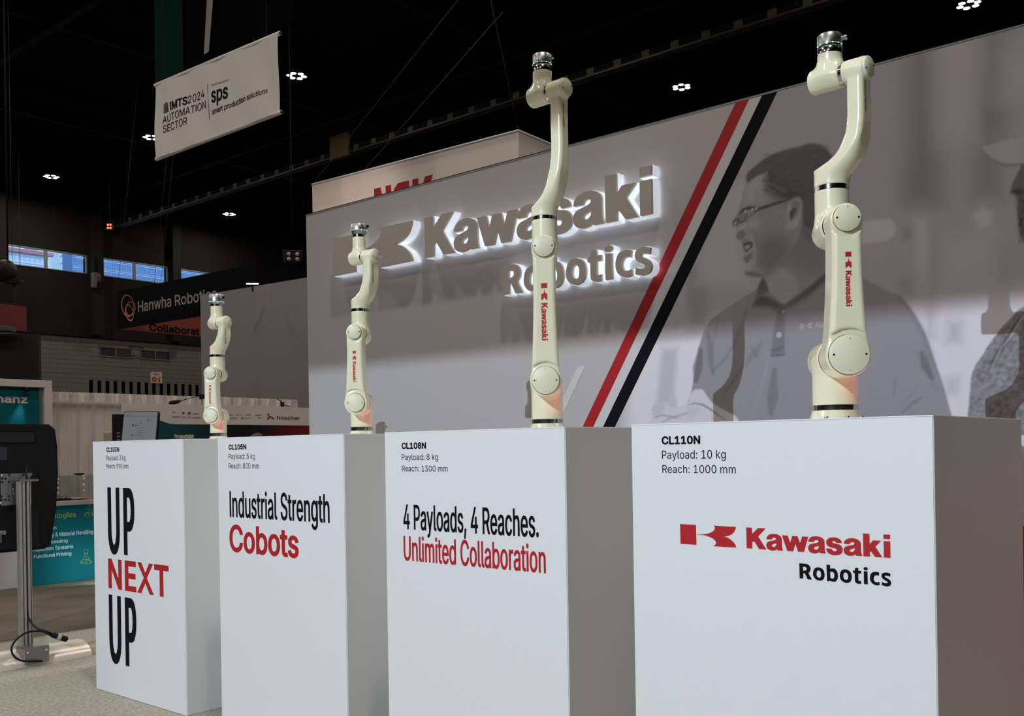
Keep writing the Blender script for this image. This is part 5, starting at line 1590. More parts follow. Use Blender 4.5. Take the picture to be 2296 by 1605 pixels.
# white IMTS banner on rods
Z1 = 18.0
A0 = at_d(350, 191, Z1)
hb = A0.z
A1 = at_z(626, 75, hb)
bl, br = at_d(351, 356, Z1).z, at_d(628, 252, A1.y).z
BANN = mat('banner_white', (.82, .77, .73), .8, bump=.15, bscale=5)
t = empty('hanging_banner', (0, 0, 0), 0, 'white hanging banner reading IMTS2024 automation sector, sps smart production solutions', 'banner')
fold = lambda s, h: .024 + .022 * math.sin(s * 9 + h * 2.2) * (1 - h) + .016 * math.exp(-((s - .11 - .05 * (1 - h)) / .03) ** 2) * h + .024 * math.exp(-((s - .955 + .02 * (1 - h)) / .018) ** 2) + .016 * math.sin(s * 23 + h * 5)
cloth('banner_cloth', BANN, t, A0, A1, hb - .02, bl - .012, br - .012, fold, 140, 40)
for za, zb_ in ((hb, hb), (bl, br)):
    pa, pb = Vector((A0.x, A0.y, za)), Vector((A1.x, A1.y, zb_))
    ov_ = (pb - pa).normalized() * .03
    tb_ = MB().tube([pa - ov_, pa.lerp(pb, .5), pb + ov_], .036, 14).build('rod_sleeve', BANN, t)
    MB().tube([pb + ov_ * .9, pb + ov_ * 1.4], .030, 12).build('rod_end', DARKGAP, tb_)
dB = Vector((A1.x - A0.x, A1.y - A0.y, 0))
LB = dB.length
dB.normalize()
nB = Vector((dB.y, -dB.x, 0))
a0b = Vector((A0.x, A0.y, 0))
def on_ban(px):
    r = ray(*px)
    k = a0b.dot(nB) / Vector((r[0], r[1], 0)).dot(nB)
    P = Vector(r) * k
    return (Vector((P.x, P.y, 0)) - a0b).dot(dB), P.z + CAM_H
def place_b(x, z):
    s = min(max(x / LB, 0), 1)
    h = min(max((z - bl) / (hb - bl), 0), 1)
    return a0b + dB * x + nB * (fold(s, h) + .0055) + Vector((0, 0, z))
def ban_line(s, bl_, br_, top, bold=(0, 0), slant=0, name='lettering'):
    x0, z0 = on_ban(bl_)
    x1, z1 = on_ban(br_)
    zt2 = on_ban(top)[1]
    sh = text_shapes(s, 0, x1 - x0, 0, zt2 - z0, bold, 0, slant)
    sk = (z1 - z0) / (x1 - x0)
    sh = [[[(x0 + p[0], z0 + p[1] + p[0] * sk) for p in c] for c in g] for g in sh]
    lettering(name, BINK, t, sh, place_b)
BINK = mat('banner_ink', (.010, .011, .015), .8, spec=.1)
K_ = lambda x, y: (330 + x / 5.178, 60 + y / 5.178)
ban_line('IMTS', K_(288, 972), K_(478, 900), K_(288, 878), (.008, .006))
ban_line('2024', K_(482, 897), K_(678, 820), K_(482, 806))
ban_line('AUTOMATION', K_(196, 1132), K_(688, 944), K_(196, 1046))
ban_line('SECTOR', K_(204, 1240), K_(486, 1138), K_(204, 1152))
ban_line('ACCELERATED BY', K_(765, 699), K_(958, 628), K_(765, 676))
ban_line('sps', K_(766, 890), K_(948, 826), K_(766, 756), (.010, .008))
ban_line('smart production solutions', K_(766, 1024), K_(1412, 772), K_(766, 962), (.002, .002))
x0, z0 = on_ban(K_(723, 1084))
x1, z1 = on_ban(K_(719, 668))
lettering('divider_line', BINK, t, [[[(x0, z0), (x0 + .012, z0), (x1 + .012, z1), (x1, z1)]]], place_b)
for m_, pts in ((mat('cube_red', (.13, .02, .02), .6), [(205, 905), (245, 878), (262, 890), (262, 935), (232, 950), (205, 940)]), (mat('cube_blue', (.015, .05, .07), .6), [(205, 942), (232, 952), (236, 1002), (203, 1012)]), (mat('cube_dark', (.03, .02, .03), .6), [(234, 950), (262, 937), (268, 990), (238, 1000)])):
    lettering('cube_symbol', m_, t, [[ccw([on_ban(K_(*p)) for p in pts])]], place_b)
for px in ((368, 183), (598, 88)):
    q = at_z(px[0], px[1], hb)
    MB().tube([q, q + Vector((0, 0, 8))], .008, 6).build('cable', mat('cable_dark', (.015, .015, .015), .5), t)

# tall green and black banner just behind
Z2 = 19.0
t = empty('tall_banner', (0, 0, 0), 0, 'tall green and black hanging banner with a white slanting bar, above the white banner', 'banner')
G0, G1 = at_d(351, 192, Z2), at_z(414, 164, at_d(351, 192, Z2).z)
dG = (G1 - G0)
G2 = G0 + dG * 4.35
GRN = mat('banner_green', (.003, .028, .018), .9, spec=.05)
zig = lambda s, h: .03 * math.sin(s * 6 + 1) * (1 - h) + .01 * math.sin(s * 20)
cloth('green_panel', GRN, t, G0, G1, 13.6, G0.z, G1.z, zig, 16, 20)
cloth('black_panel', mat('banner_black', (.0025, .0025, .003), .95, spec=.03), t, G1, G2, 13.6, G1.z, G1.z + .05, lambda s, h: -.02 + .015 * math.sin(s * 9), 24, 8)
nG = Vector((dG.y, -dG.x, 0)).normalized()
aG = Vector((G0.x, G0.y, 0))
def on_g(px):
    r = ray(*px)
    k = (aG - nG * -.06).dot(nG) / Vector((r[0], r[1], 0)).dot(nG)
    return Vector(r) * k + Vector((0, 0, CAM_H))
q = [on_g(p) for p in ((457, 122), (468, 116), (482, -60), (467, -60))]
bar = [q[0], q[1], q[2], q[3]]
mb = MB().add([p for p in bar] + [p - nG * .004 for p in bar], [(0, 1, 2, 3), (7, 6, 5, 4), (0, 4, 5, 1), (1, 5, 6, 2), (2, 6, 7, 3), (3, 7, 4, 0)])
mb.build('white_bar', mat('bar_white', (.33, .30, .29), .8), t)
MB().tube([Vector((G0.x, G0.y, 13.6)), Vector((G2.x, G2.y, 13.6))], .04, 8).build('rod', BEAMM, t)

# square Hanwha sign: near face black, inside of the far face orange
Z3 = 31.5
C0 = at_d(263, 653.5, Z3)
ht = C0.z
hb3 = at_d(264, 738, Z3).z
C1 = at_z(520, 602, ht)
d3 = (C1 - C0).normalized()
C1 = C0 + d3 * 7.0
far = Vector((-d3.y, d3.x, 0)) * 7.0
t = empty('hanging_sign', (0, 0, 0), 0, 'black and orange square hanging sign with interlaced rings, Hanwha Robotics', 'sign')
SB = mat('sign_black', (.002, .002, .0025), .8, spec=.05)
OR = mat('sign_orange', (.16, .020, .006), .8)
qd = [C0, C1, C1 + far, C0 + far]
for k in range(4):
    a, b = qd[k], qd[(k + 1) % 4]
    slab('outer_face', SB, a, b, hb3, ht, .03, t)
    n = Vector(((b - a).normalized().y, -(b - a).normalized().x, 0))
    slab('inner_face', OR, a - n * .032, b - n * .032, hb3 + .002, ht - .01, .01, t)
a3 = Vector((C0.x, C0.y, 0))
n3 = Vector((d3.y, -d3.x, 0))
def on_h(px):
    r = ray(*px)
    k = a3.dot(n3) / Vector((r[0], r[1], 0)).dot(n3)
    P = Vector(r) * k
    return (Vector((P.x, P.y, 0)) - a3).dot(d3), P.z + CAM_H
H_ = lambda x, y: (x / 4.586, 500 + y / 4.586)
HWH = mat('sign_lettering_white', (.22, .20, .19), .6)
def h_line(s, bl_, br_, top, m, bold):
    x0, z0 = on_h(bl_)
    x1, _ = on_h(br_)
    sh = text_shapes(s, x0, x1, z0, on_h(top)[1] - z0, bold)
    lettering('lettering', m, t, sh, lambda x, z: a3 + d3 * x + n3 * .004 + Vector((0, 0, z)))
h_line('Hanwha', H_(1420, 915), H_(1762, 850), H_(1420, 805), HWH, (.008, .008))
h_line('Robotics', H_(1800, 850), H_(2228, 765), H_(1800, 738), HWH, (.008, .008))
def ring3(pts, r, m):
    mb = MB()
    P = []
    for x, z, w in pts:
        P.append((x, z, w))
    n_ = len(P)
    vs, fs = [], []
    for i in range(n_):
        x, z, w = P[i]
        xa_, za_, _ = P[i - 1]
        xb_, zb_, _ = P[(i + 1) % n_]
        tx, tz = xb_ - xa_, zb_ - za_
        l = math.hypot(tx, tz)
        nx_, nz_ = -tz / l, tx / l
        for s in (-1, 1):
            vs.append(a3 + d3 * (x + nx_ * w * s) + n3 * r + Vector((0, 0, z + nz_ * w * s)))
    for i in range(n_):
        j = (i + 1) % n_
        fs.append((2 * i, 2 * i + 1, 2 * j + 1, 2 * j))
    mb.add(vs, fs)
    mb.build('ring_symbol', m, t)
for (cx, cy, ax_, ay, rot_, wmax, m, r) in ((1315, 850, 62, 110, -.12, .030, mat('ring_orange', (.34, .085, .025), .6), .005), (1345, 880, 48, 72, .1, .016, mat('ring_tan', (.40, .17, .09), .6), .007), (1332, 922, 38, 82, -.2, .024, mat('ring_tan', (.40, .17, .09), .6), .006)):
    pts = []
    for k in range(40):
        an = 2 * math.pi * k / 40
        x_, y_ = ax_ * math.cos(an), ay * math.sin(an)
        px = H_(cx + x_ * math.cos(rot_) - y_ * math.sin(rot_), cy + x_ * math.sin(rot_) + y_ * math.cos(rot_))
        x, z = on_h(px)
        pts.append((x, z, wmax * (.45 + .55 * math.sin(an / 2 + .4) ** 2)))
    ring3(pts, r, m)
# lettering on the orange inside face
e3 = far.normalized()
def on_o(px):
    r = ray(*px)
    nn = d3
    k = (a3 + d3 * .045).dot(nn) / Vector((r[0], r[1], 0)).dot(nn)
    P = Vector(r) * k
    return (Vector((P.x, P.y, 0)) - a3).dot(e3), P.z + CAM_H
x0, z0 = on_o(H_(1535, 1103))
x1, _ = on_o(H_(2050, 1140))
sh = text_shapes('Collaborat', x0, x1, z0, on_o(H_(1535, 1030))[1] - z0, (.012, .012))
lettering('lettering', SB, t, sh, lambda x, z: a3 + e3 * x + d3 * .048 + Vector((0, 0, z)))
for q_, up in ((C0, 7), (C0.lerp(C1, .3), 7), (C0.lerp(C1, .35), 7)):
    MB().tube([q_, q_ + Vector((.8 if up == 7 else 0, 0, up))], .006, 6).build('cable', mat('cable_grey', (.014, .014, .013), .7), t)

# red sign at the left edge with a pale curved letter
t = empty('hanging_sign', at_d(20, 712, 24), GRID_ROT + math.radians(92), 'plain red hanging sign cut by the left edge of the view', 'sign')
w_ = 1.25
MB().bbox(-w_ - .35, w_ - .83, -.03, .03, -.31, .31, .01).build('panel', mat('sign_red_fabric', (.12, .012, .012), .7), t)
MB().tube([(.1, 0, .3), (.1, 0, 9)], .006, 6).build('cable', mat('cable_dark', (.015, .015, .015), .5), t)
mb = MB()
mb.tube([(-.37 + .13 * math.cos(a), -.034, -.03 + .19 * math.sin(a)) for a in np.linspace(.9, 5.4, 20)], .010, 6)
mb.build('letter', mat('sign_lettering_white', (.22, .20, .19), .6), t)

# dark projector on a bracket above it
t = empty('ceiling_projector', at_d(8, 620, 22), 0, 'black projector housing on a bracket high at the left edge', 'projector')
MB().lathe([(.05, -.35), (.22, -.33), (.25, -.1), (.25, .2), (.2, .28), (.05, .3)], 20, (-.05, 0, .12), (1, -.4, 0)).build('housing', BLACKP, t)
MB().bbox(.05, .42, -.12, .12, -.17, -.08, .01).build('shelf', BLACKP, t)
MB().bbox(-.1, .25, -.1, .1, -.6, -.17, .02).build('yoke', BLACKP, t)
MB().tube([(.1, 0, .3), (.1, 0, 10)], .02, 6).build('hanger', BEAMM, t)

# stage light on a line over the grey tower
p = at_d(656, 577, 26)
t = empty('stage_light', p, .3, 'small black stage light hanging just left of the grey exhibit wall', 'lamp')
MB().bbox(-.22, .22, -.12, .12, -.14, .14, .02).build('housing', BEAMM, t)
for sx in (-1, 1):
    for sz in (-1, 1):
        MB().lathe([(0, 0), (.055, 0), (.05, .02), (0, .025)], 14, (sx * .11, -.12, sz * .065), (0, -1, 0)).build('lens', mat('lens_grey', (.25, .27, .28), .2), t)
MB().tube([(-.25, 0, -.1), (-.25, 0, .18), (.25, 0, .18), (.25, 0, -.1)], .012, 6).build('yoke', mat('cable_grey', (.014, .014, .013), .7), t)
MB().tube([(0, 0, .18), (0, 0, 9)], .015, 6).build('hanger', BEAMM, t)

# ================================================================ stands behind, on the left
# grey tower wall behind the drape
ta, tb2 = at_d(449, 662, 26.5), None
hT = ta.z
tb2 = at_z(700, 620, hT)
t = empty('booth_tower', (0, 0, 0), 0, 'plain grey tower wall left of the long exhibit wall', 'wall')
TOWM = mat('tower_grey', (.20, .19, .182), .8)
o, a_, d_, n_ = slab('front_panel', TOWM, ta, tb2, 0, hT, .08, t)
slab('side_panel', TOWM, ta - n_ * .09 - d_ * .0, ta - n_ * .8, 0, hT, .05, t)
p = at_d(566, 636, 24.6)
t = empty('strip_light', p, math.radians(8), 'short glowing strip light above the grey tower wall', 'lamp')
MB().bbox(-.15, .15, -.03, .03, -.012, .012, .005).build('tube', mat('strip_glow', (.9, .9, .85), .3, emit=(1, .93, .8), estr=3), t)
MB().bbox(-.17, .17, -.04, .04, .014, .05, .005).build('holder', BEAMM, t)
MB().box(-.02, .02, 0, .03, -.20, .02).build('stalk', BEAMM, t)

# pipe and drape
UD = -18.93
DV0, DV1, DH = 8.0, 14.36, 2.44
DRAPE = mat('drape_white', (.74, .67, .63), .9, bump=.05, bscale=90)
rng2 = random.Random(5)
t = empty('pipe_and_drape', W(UD, 11, 0), GRID_ROT + math.pi / 2, 'long pale pleated drape hung on a rail across the back', 'drape')
ph = [rng2.uniform(0, 6) for _ in range(8)]
def pleat(y, h):
    top = max(0, (h - .935) / .065)
    a = .055 * math.sin(y * 19 + ph[0] + .8 * math.sin(y * 3.1)) + .03 * math.sin(y * 43 + ph[1] + math.sin(y * 7)) * (.5 + .5 * h)
    r = .018 * math.sin(y * 88 + ph[2]) + .012 * math.sin(y * 140 + 2 * math.sin(y * 11))
    return a * (1 - .75 * top) * (.55 + .45 * (1 - h)) + r * top + (.05 if h > .90 else 0) * 1.0
NS = 3
for s in range(NS):
    y0, y1 = DV0 + (DV1 - DV0) * s / NS, DV0 + (DV1 - DV0) * (s + 1) / NS
    nx_, hs_ = 230, [0, .3, .6, .8, .895, .905, .925, .94, .955, .97, .985, 1.0]
    vs, fs = [], []
    for h in hs_:
        for i in range(nx_ + 1):
            y = y0 + (y1 - y0) * i / nx_
            zz = DH * h + (.006 * math.sin(y * 90) if h == 1 else 0)
            # local x runs along the drape (v), local -y faces the viewer
            vs.append((y - 11, -pleat(y, h), zz))
    for j in range(len(hs_) - 1):
        for i in range(nx_):
            k = j * (nx_ + 1) + i
            fs.append((k, k + 1, k + nx_ + 2, k + nx_ + 1))
    mb = MB().add(vs, fs, True)
    mb.build('drape_panel', DRAPE, t)
MB().tube([(DV0 - 11, .06, DH - .05), (DV1 - 11 + .05, .06, DH - .05)], .022, 10).build('rail', ALU, t)
for y in (DV0, 10.6, DV1 + .03):
    MB().cyl((y - 11, .06, -.011), (y - 11, .06, DH), .024, 12).build('upright', ALU, t)

# curved hilscher stand wall
UH = -14.15
hv = lambda px: at_u(px[0], px[1], UH)
v0h, v1h = hv((340, 905))[0], 11.6
HH = 2.0
t = empty('curved_display_wall', W(UH, 9.8, 0), GRID_ROT + math.pi / 2, 'curved pop-up display wall reading hilscher, white above teal black and red', 'wall')
zb_ = hv((690, 954))[1]
HWM = mat('display_white', (.78, .70, .67), .6)
def hx(v, z, d=0.0):
    cv = .10 * ((v - 9.8) / 1.8) ** 2
    return (v - 9.8, cv - d, z)
va = hv((387, 905))[0]
def sheet(name, m, va_, vb_, z0f, z1f, d=0.0, n=40):
    vs, fs = [], []
    for i in range(n + 1):
        v = va_ + (vb_ - va_) * i / n
        vs += [hx(v, z0f(v), d), hx(v, z1f(v), d), hx(v, z1f(v), d - .03), hx(v, z0f(v), d - .03)]
    for i in range(n):
        k = 4 * i
        fs += [(k, k + 4, k + 5, k + 1), (k + 1, k + 5, k + 6, k + 2), (k + 3, k + 2, k + 6, k + 7), (k, k + 3, k + 7, k + 4)]
    fs += [(0, 1, 2, 3), (n * 4 + 3, n * 4 + 2, n * 4 + 1, n * 4)]
    return MB().add(vs, fs).build(name, m, t)
_vk = [hv((352, 941))[0], hv((368, 942))[0], hv((376, 948))[0], hv((388, 950.5))[0], v1h]
_zk = [hv((352, 940.5))[1], hv((368, 941.5))[1], hv((376, 947))[1], hv((390, 950.5))[1], zb_]
zcut = lambda v: float(np.interp(v, _vk, _zk))
sheet('white_band', HWM, v0h - .4, v1h, lambda v: -.011, lambda v: HH)
lx0, lx1 = hv((350, 960))[0] - 9.8, hv((692, 960))[0] - 9.8
GRAD = ramp_mat('display_gradient', 0, lx0, lx1, [(0, (.006, .085, .095)), (.14, (.005, .07, .08)), (.36, (.004, .012, .016)), (.55, (.004, .004, .005)), (.70, (.03, .005, .006)), (.88, (.13, .008, .010)), (1, (.17, .010, .013))])
sheet('dark_band', GRAD, hv((350, 960))[0], v1h, lambda v: 0.0, zcut, .004)
hk = lambda x, y: hv((340 + x / 6.042, 840 + y / 6.042))
INKD = mat('display_ink', (.03, .03, .035), .6)
def h_text(s, bl_, br_, top, m, bold):
    v0, z0 = hk(*bl_)
    v1 = hk(*br_)[0]
    sh = text_shapes(s, v0, v1, z0, hk(*top)[1] - z0, bold)
    lettering('lettering', m, t, sh, lambda x, z: hx(x, z, .0065))
h_text('Your', (328, 857), (392, 857), (328, 800), HWM, (.002, .002))
h_text('specialist', (396, 858), (585, 858), (396, 803), HWM, (.004, .003))
h_text('hilscher', (1703, 604), (2026, 604), (1703, 556), INKD, (.0012, .0015))
DR = mat('display_red', (.26, .012, .02), .6)
for poly in ([(1567, 525), (1588, 525), (1590, 548), (1570, 548)], [(1574, 548), (1592, 545), (1600, 572), (1588, 578)], [(1566, 580), (1588, 577), (1588, 600), (1566, 600)], [(1588, 565), (1634, 565), (1640, 582), (1600, 582)], [(1636, 578), (1658, 578), (1658, 602), (1636, 602)]):
    lettering('emblem_piece', DR, t, [[ccw([hk(*p) for p in poly])]], lambda x, z: hx(x, z, .0065))
for poly, m in (([(436, 503), (468, 503), (462, 528), (430, 528)], mat('mark_teal', (.05, .22, .18), .6)), ([(512, 506), (548, 506), (540, 532), (505, 532)], mat('mark_blue', (.04, .10, .22), .6))):
    lettering('partner_mark', m, t, [[ccw([hk(*p) for p in poly])]], lambda x, z: hx(x, z, .0065))
GRY = mat('mark_grey', (.14, .13, .13), .6)
for x0, x1, y0, y1 in ((308, 352, 498, 508), (308, 408, 560, 572), (575, 648, 520, 532), (430, 482, 568, 580), (505, 548, 568, 582), (570, 684, 574, 586), (1145, 1185, 538, 549), (1190, 1232, 541, 546), (1275, 1348, 536, 547), (1402, 1486, 540, 553), (1050, 1100, 538, 550), (1060, 1166, 582, 592), (1213, 1238, 575, 600), (1250, 1356, 578, 583), (1252, 1330, 592, 597), (1430, 1490, 580, 590)):
    sh = []
    n_ = max(3, int((x1 - x0) / 12))
    for i in range(n_):
        xa_, xb_ = x0 + (x1 - x0) * i / n_, x0 + (x1 - x0) * (i + .72) / n_
        sh.append([ccw([hk(xa_, y0 + (i * 7 % 3)), hk(xb_, y0), hk(xb_, y1), hk(xa_, y1)])])
    lettering('partner_mark', GRY, t, sh, lambda x, z: hx(x, z, .0065))
lettering('printed_hand', mat('print_skin', (.27, .20, .15), .6), t, [[ccw([hk(*p) for p in [(1330, 840), (1350, 815), (1390, 795), (1420, 785), (1450, 788), (1490, 800), (1505, 815), (1480, 830), (1440, 832), (1420, 845)]])]], lambda x, z: hx(x, z, .0065))


def arm_lamp(head, elbow, box, label, dist):
    a, b = at_d(*head, dist), at_d(*elbow, dist)
    t = empty('arm_lamp', b, 0, label, 'lamp')
    d = a - b
    MB().tube([(0, 0, 0), d * .3 + Vector((0, 0, .012)), d * .75], .006, 8).build('arm', BLACKP, t)
    dn = d.normalized()
    MB().lathe([(.01, 0), (.03, .05), (.04, .17), (.03, .20)], 14, d * .70, dn).build('head', BLACKP, t)
    MB().bbox(-.035, .045, -.03, .03, -.05, .03, .008).build('clamp', BLACKP, t)
    MB().box(-.012, .012, -.012, .012, box, -.05).build('stem', mat('stem_white', (.4, .38, .35), .5), t)


arm_lamp((386, 903), (452, 888), -.22, 'black arm lamp leaning left over the curved display wall', 16.3)
p = at_d(633, 905, 17.2)
t = empty('arm_lamp', p, 0, 'small black spotlight standing on top of the curved display wall, right end', 'lamp')
MB().bbox(-.03, .03, -.03, .03, -.05, .03, .008).build('head', BLACKP, t)
MB().tube([(-.10, 0, .10), (-.02, 0, .04), (.0, 0, .02)], .010, 6).build('visor', BLACKP, t)
MB().tube([(.02, 0, -.03), (.10, 0, -.04), (.14, 0, -.055)], .008, 6).build('cord', BLACKP, t)
MB().box(-.012, .012, -.012, .012, -.14, -.05).build('stem', BLACKP, t)

# screens behind the left pedestal
CS = lambda x, y: (100 + x / 5.945, 730 + y / 5.945)
Zs = 9.0
q = [at_d(*CS(1030, 1525), Zs), at_d(*CS(1478, 1520), Zs), at_d(*CS(1495, 1182), Zs + .10), at_d(*CS(1065, 1157), Zs + .10)]
c = (q[0] + q[1]) / 2
t = empty('touch_screen', (c.x, c.y, -.011), 0, 'tilted light grey touch screen behind the far left pedestal', 'screen')
ex_, ez_ = (q[1] - q[0]), (q[3] - q[0])
q0_ = q[0] - ez_ * .55 - Vector((c.x, c.y, -.011))
ez2 = ez_ * 1.55
nn = ex_.cross(ez_).normalized()
def sp(a, b, d=0):
    return q0_ + ex_ * a + ez2 * b + nn * d
def spanel(name, a0, a1, b0, b1, d0, d1, m, par):
    vs = [sp(a, b, d) for d in (d0, d1) for b in (b0, b1) for a in (a0, a1)]
    return MB().add(vs, [(0, 2, 3, 1), (4, 5, 7, 6), (0, 1, 5, 4), (2, 6, 7, 3), (0, 4, 6, 2), (1, 3, 7, 5)]).build(name, m, par)
fr = spanel('housing', -.02, 1.02, -.02, 1.02, -.05, 0, BLACKP, t)
sc_ = spanel('display', .0, 1.0, .0, 1.0, .0, .003, mat('screen_grey', (.15, .16, .17), .3, emit=(.30, .33, .36), estr=.16), t)
SI = mat('screen_ink', (.02, .02, .025), .4)
for a0, a1, b0, b1 in ((.02, .98, .90, .904), (.04, .22, .915, .925)):
    spanel('screen_line', a0, a1, b0, b1, .003, .0035, SI, sc_)
for a, b in ((.47, .62), (.47, .55), (.56, .55)):
    pass
for i in range(2):
    for j in range(5):
        spanel('screen_dot', .50 + .075 * i, .522 + .075 * i, .42 + .045 * j, .438 + .045 * j, .003, .0035, SI, sc_)
for a0, a1, b0, b1 in ((.27, .32, .66, .72), (.36, .44, .68, .70), (.52, .545, .73, .76), (.70, .74, .80, .84), (.78, .86, .815, .825), (.28, .31, .44, .49), (.36, .46, .47, .48)):
    spanel('screen_icon', a0, a1, b0, b1, .003, .0035, mat('screen_ink_blue', (.03, .04, .09), .4), sc_)
MB().cyl((0, .06, 0), (0, .06, 1.15), .03, 16).build('stand', BLACKP, t)
MB().lathe([(.19, 0), (.19, .012), (.17, .02), (.03, .024)], 24, (0, .06, 0)).build('base', BLACKP, t)
a, b = at_d(*CS(932, 1180), 9.5), at_d(*CS(1075, 1180), 9.5)
c = (a + b) / 2
t = empty('monitor', (c.x, c.y, -.011), math.radians(20), 'black monitor back standing just left of the tilted touch screen', 'screen')
hw = (b.x - a.x) / 2 + .02
MB().bbox(-hw, hw, -.03, .03, a.z - .60 + .011, a.z + .011, .01).build('housing', BLACKP, t)
for k in range(4):
    MB().bbox(-.03, .0, -.034, -.029, a.z - .18 - .035 * k, a.z - .165 - .035 * k, .001).build('port', mat('port_grey', (.20, .20, .2), .5), t)
MB().cyl((0, .03, 0), (0, .03, a.z - .3), .03, 16).build('stand', BLACKP, t)
MB().lathe([(.16, 0), (.16, .012), (.03, .02)], 24, (0, .03, 0)).build('base', BLACKP, t)
a, b = at_d(*CS(820, 1412), 10.5), at_d(*CS(985, 1405), 10.5)
t = empty('stool', (b.x - .19, b.y, -.011), math.radians(-25), 'cream low-backed stool behind the black monitor', 'stool')
hz_ = a.z + .011
MB().bbox(-.08, .38, .10, .14, hz_ - .22, hz_, .015).build('backrest', mat('stool_cream', (.42, .39, .31), .6), t)
MB().bbox(-.06, .38, .13, .42, hz_ - .32, hz_ - .25, .02).build('seat', mat('stool_olive', (.16, .16, .12), .7), t)
for sx in (-.02, .34):
    for sy in (.16, .38):
        MB().cyl((sx, sy, 0), (sx, sy, hz_ - .25), .016, 12).build('leg', STEEL, t)

# ---------------------------------------------------------------- stand at the left edge
TEAL = mat('teal_print', (.005, .125, .15), .85, spec=.15)
UM = -12.573
mv = lambda px: at_u(px[0], px[1], UM)
M0 = mv((117, 853.6))[0]
t = empty('stand_wall', W(UM, M0, 0), GRID_ROT + math.pi / 2, 'white framed stand wall with a teal panel reading manz, left edge', 'wall')
mz = lambda x, y: (mv((x, y))[0] - M0, mv((x, y))[1])
zt, zb2 = 2.175, mz(100, 869)[1]
WF = mat('stand_white', (.76, .68, .65), .6)
post0 = mz(100.6, 900)[0]
tl1 = mz(91, 900)[0]
MB().bbox(-3.2, 0, 0, .35, zb2 + .001, zt, .004).build('fascia', WF, t)
MB().bbox(post0, 0, 0, .35, -.011, zb2, .004).build('post', WF, t)
MB().bbox(tl1, post0, .04, .08, -.011, zb2, .003).build('silver_strip', ALU, t)
MB().box(-3.2, tl1, .05, .09, -.011, zb2).build('teal_panel', TEAL, t)
MB().bbox(-3.2, tl1, -.02, .049, -.011, .9, .004).build('lower_panel', WF, t)
x0, z0 = mz(-14, 903.5)
x1, z1 = mz(66, 903)
lettering('lettering', mat('stand_letters', (.72, .62, .60), .5), t, text_shapes('manz', x0, x1, z1, mz(50, 889.5)[1] - z1, (.007, .006)), lambda x, z: (x, .048, z))
sp_p = W(UM, M0, 0) + Vector((0, 0, 0))
frm = Matrix.Rotation(GRID_ROT + math.pi / 2, 4, 'Z')
lp = lambda x, y, z: W(UM, M0, 0) + (frm @ Vector((x, y, z)))
MB().lathe([(.02, 0), (.03, .01), (.03, .05)], 14, (mz(57, 869)[0], -.03, zb2 - .006), (0, .35, -1)).build('spotlight', BLACKP, t)
lamp('stand_spot', 'SPOT', lp(mz(57, 869)[0], -.03, zb2 - .07), 9, (.55, .85, 1), .02, lp(mz(30, 960)[0], .06, zb2 - .75), 38, .8)

UC = -9.42
cv = lambda px: at_u(px[0], px[1], UC)
CT = .778
C1v = cv((240, 1290))[0]
C0v = cv((-60, 1310))[0]
t = empty('info_counter', W(UC, 4.4, 0), GRID_ROT + math.pi / 2, 'teal fronted stand counter listing industries, behind the far left pedestal', 'counter')
cx_ = lambda px: (cv(px)[0] - 4.4, cv(px)[1])
xl = cx_((40, 1300))[0]
MB().bbox(xl, C1v - 4.4, 0, .6, -.011, CT - .045, .004).build('body', TEAL, t)
MB().bbox(C0v - 4.4, xl - .002, -.01, .6, -.011, CT - .25, .004).build('white_end', WF, t)
MB().bbox(C0v - 4.4, C1v - 4.4 + .02, -.03, .62, CT - .043, CT, .004).build('countertop', mat('counter_top', (.48, .44, .40), .5), t)
ck = lambda x, y: cx_((x / 5.535, 1040 + y / 5.535))
CI = mat('counter_white_ink', (.62, .68, .70), .5)
CY_ = mat('counter_lime_ink', (.36, .47, .06), .5)
def c_text(s, xr, yb, yt, m, frac, bold):
    """right end and baseline as seen; frac = share of the line hidden at its left"""
    x1, z1 = ck(xr, yb)
    w = frac
    sh = text_shapes(s, x1 - w, x1, z1, ck(xr, yt)[1] - z1, bold)
    lettering('lettering', m, t, sh, lambda x, z: (x, -.0015, z))
wpp = (ck(885, 1100)[0] - ck(417, 1100)[0])
c_text('Technologies', 945, 655, 590, CY_, wpp * 1.22, (.0004, .0004))
c_text('Automation', 702, 808, 765, CI, wpp * .62, (.0008, .0007))
c_text('Assembly & Material Handling', 1155, 862, 812, CI, wpp * 1.60, (.0008, .0007))
c_text('Laser Processing', 840, 968, 926, CI, wpp * 1.02, (.0008, .0007))
c_text('Inspection Systems', 908, 1042, 998, CI, wpp * 1.12, (.0008, .0007))
c_text('Functional Printing', 885, 1128, 1084, CI, wpp, (.0008, .0007))
def c_lines(name, strokes_, r=.0019):
    mb = MB()
    for st in strokes_:
        mb.tube([(ck(*p)[0], -.002, ck(*p)[1]) for p in st], r, 5)
    mb.build(name, CY_, t)
circ = lambda cx, cy, rx_, ry_: [(cx + rx_ * math.cos(a), cy + ry_ * math.sin(a)) for a in np.linspace(0, 6.283, 15)]
c_lines('robot_icon', [circ(1118, 508, 22, 22), circ(1118, 508, 9, 9), [(1098, 495), (1068, 535), (1062, 548), (1080, 560), (1125, 580), (1138, 588), (1146, 560), (1095, 545), (1128, 530)],
                       circ(1096, 632, 56, 18), circ(1060, 632, 6, 6), circ(1104, 632, 6, 6), circ(1146, 630, 6, 6), [(1062, 612), (1062, 604), (1082, 604), (1082, 612)], [(1094, 612), (1094, 603), (1114, 603), (1114, 612)], [(1128, 612), (1128, 602), (1146, 602)]])
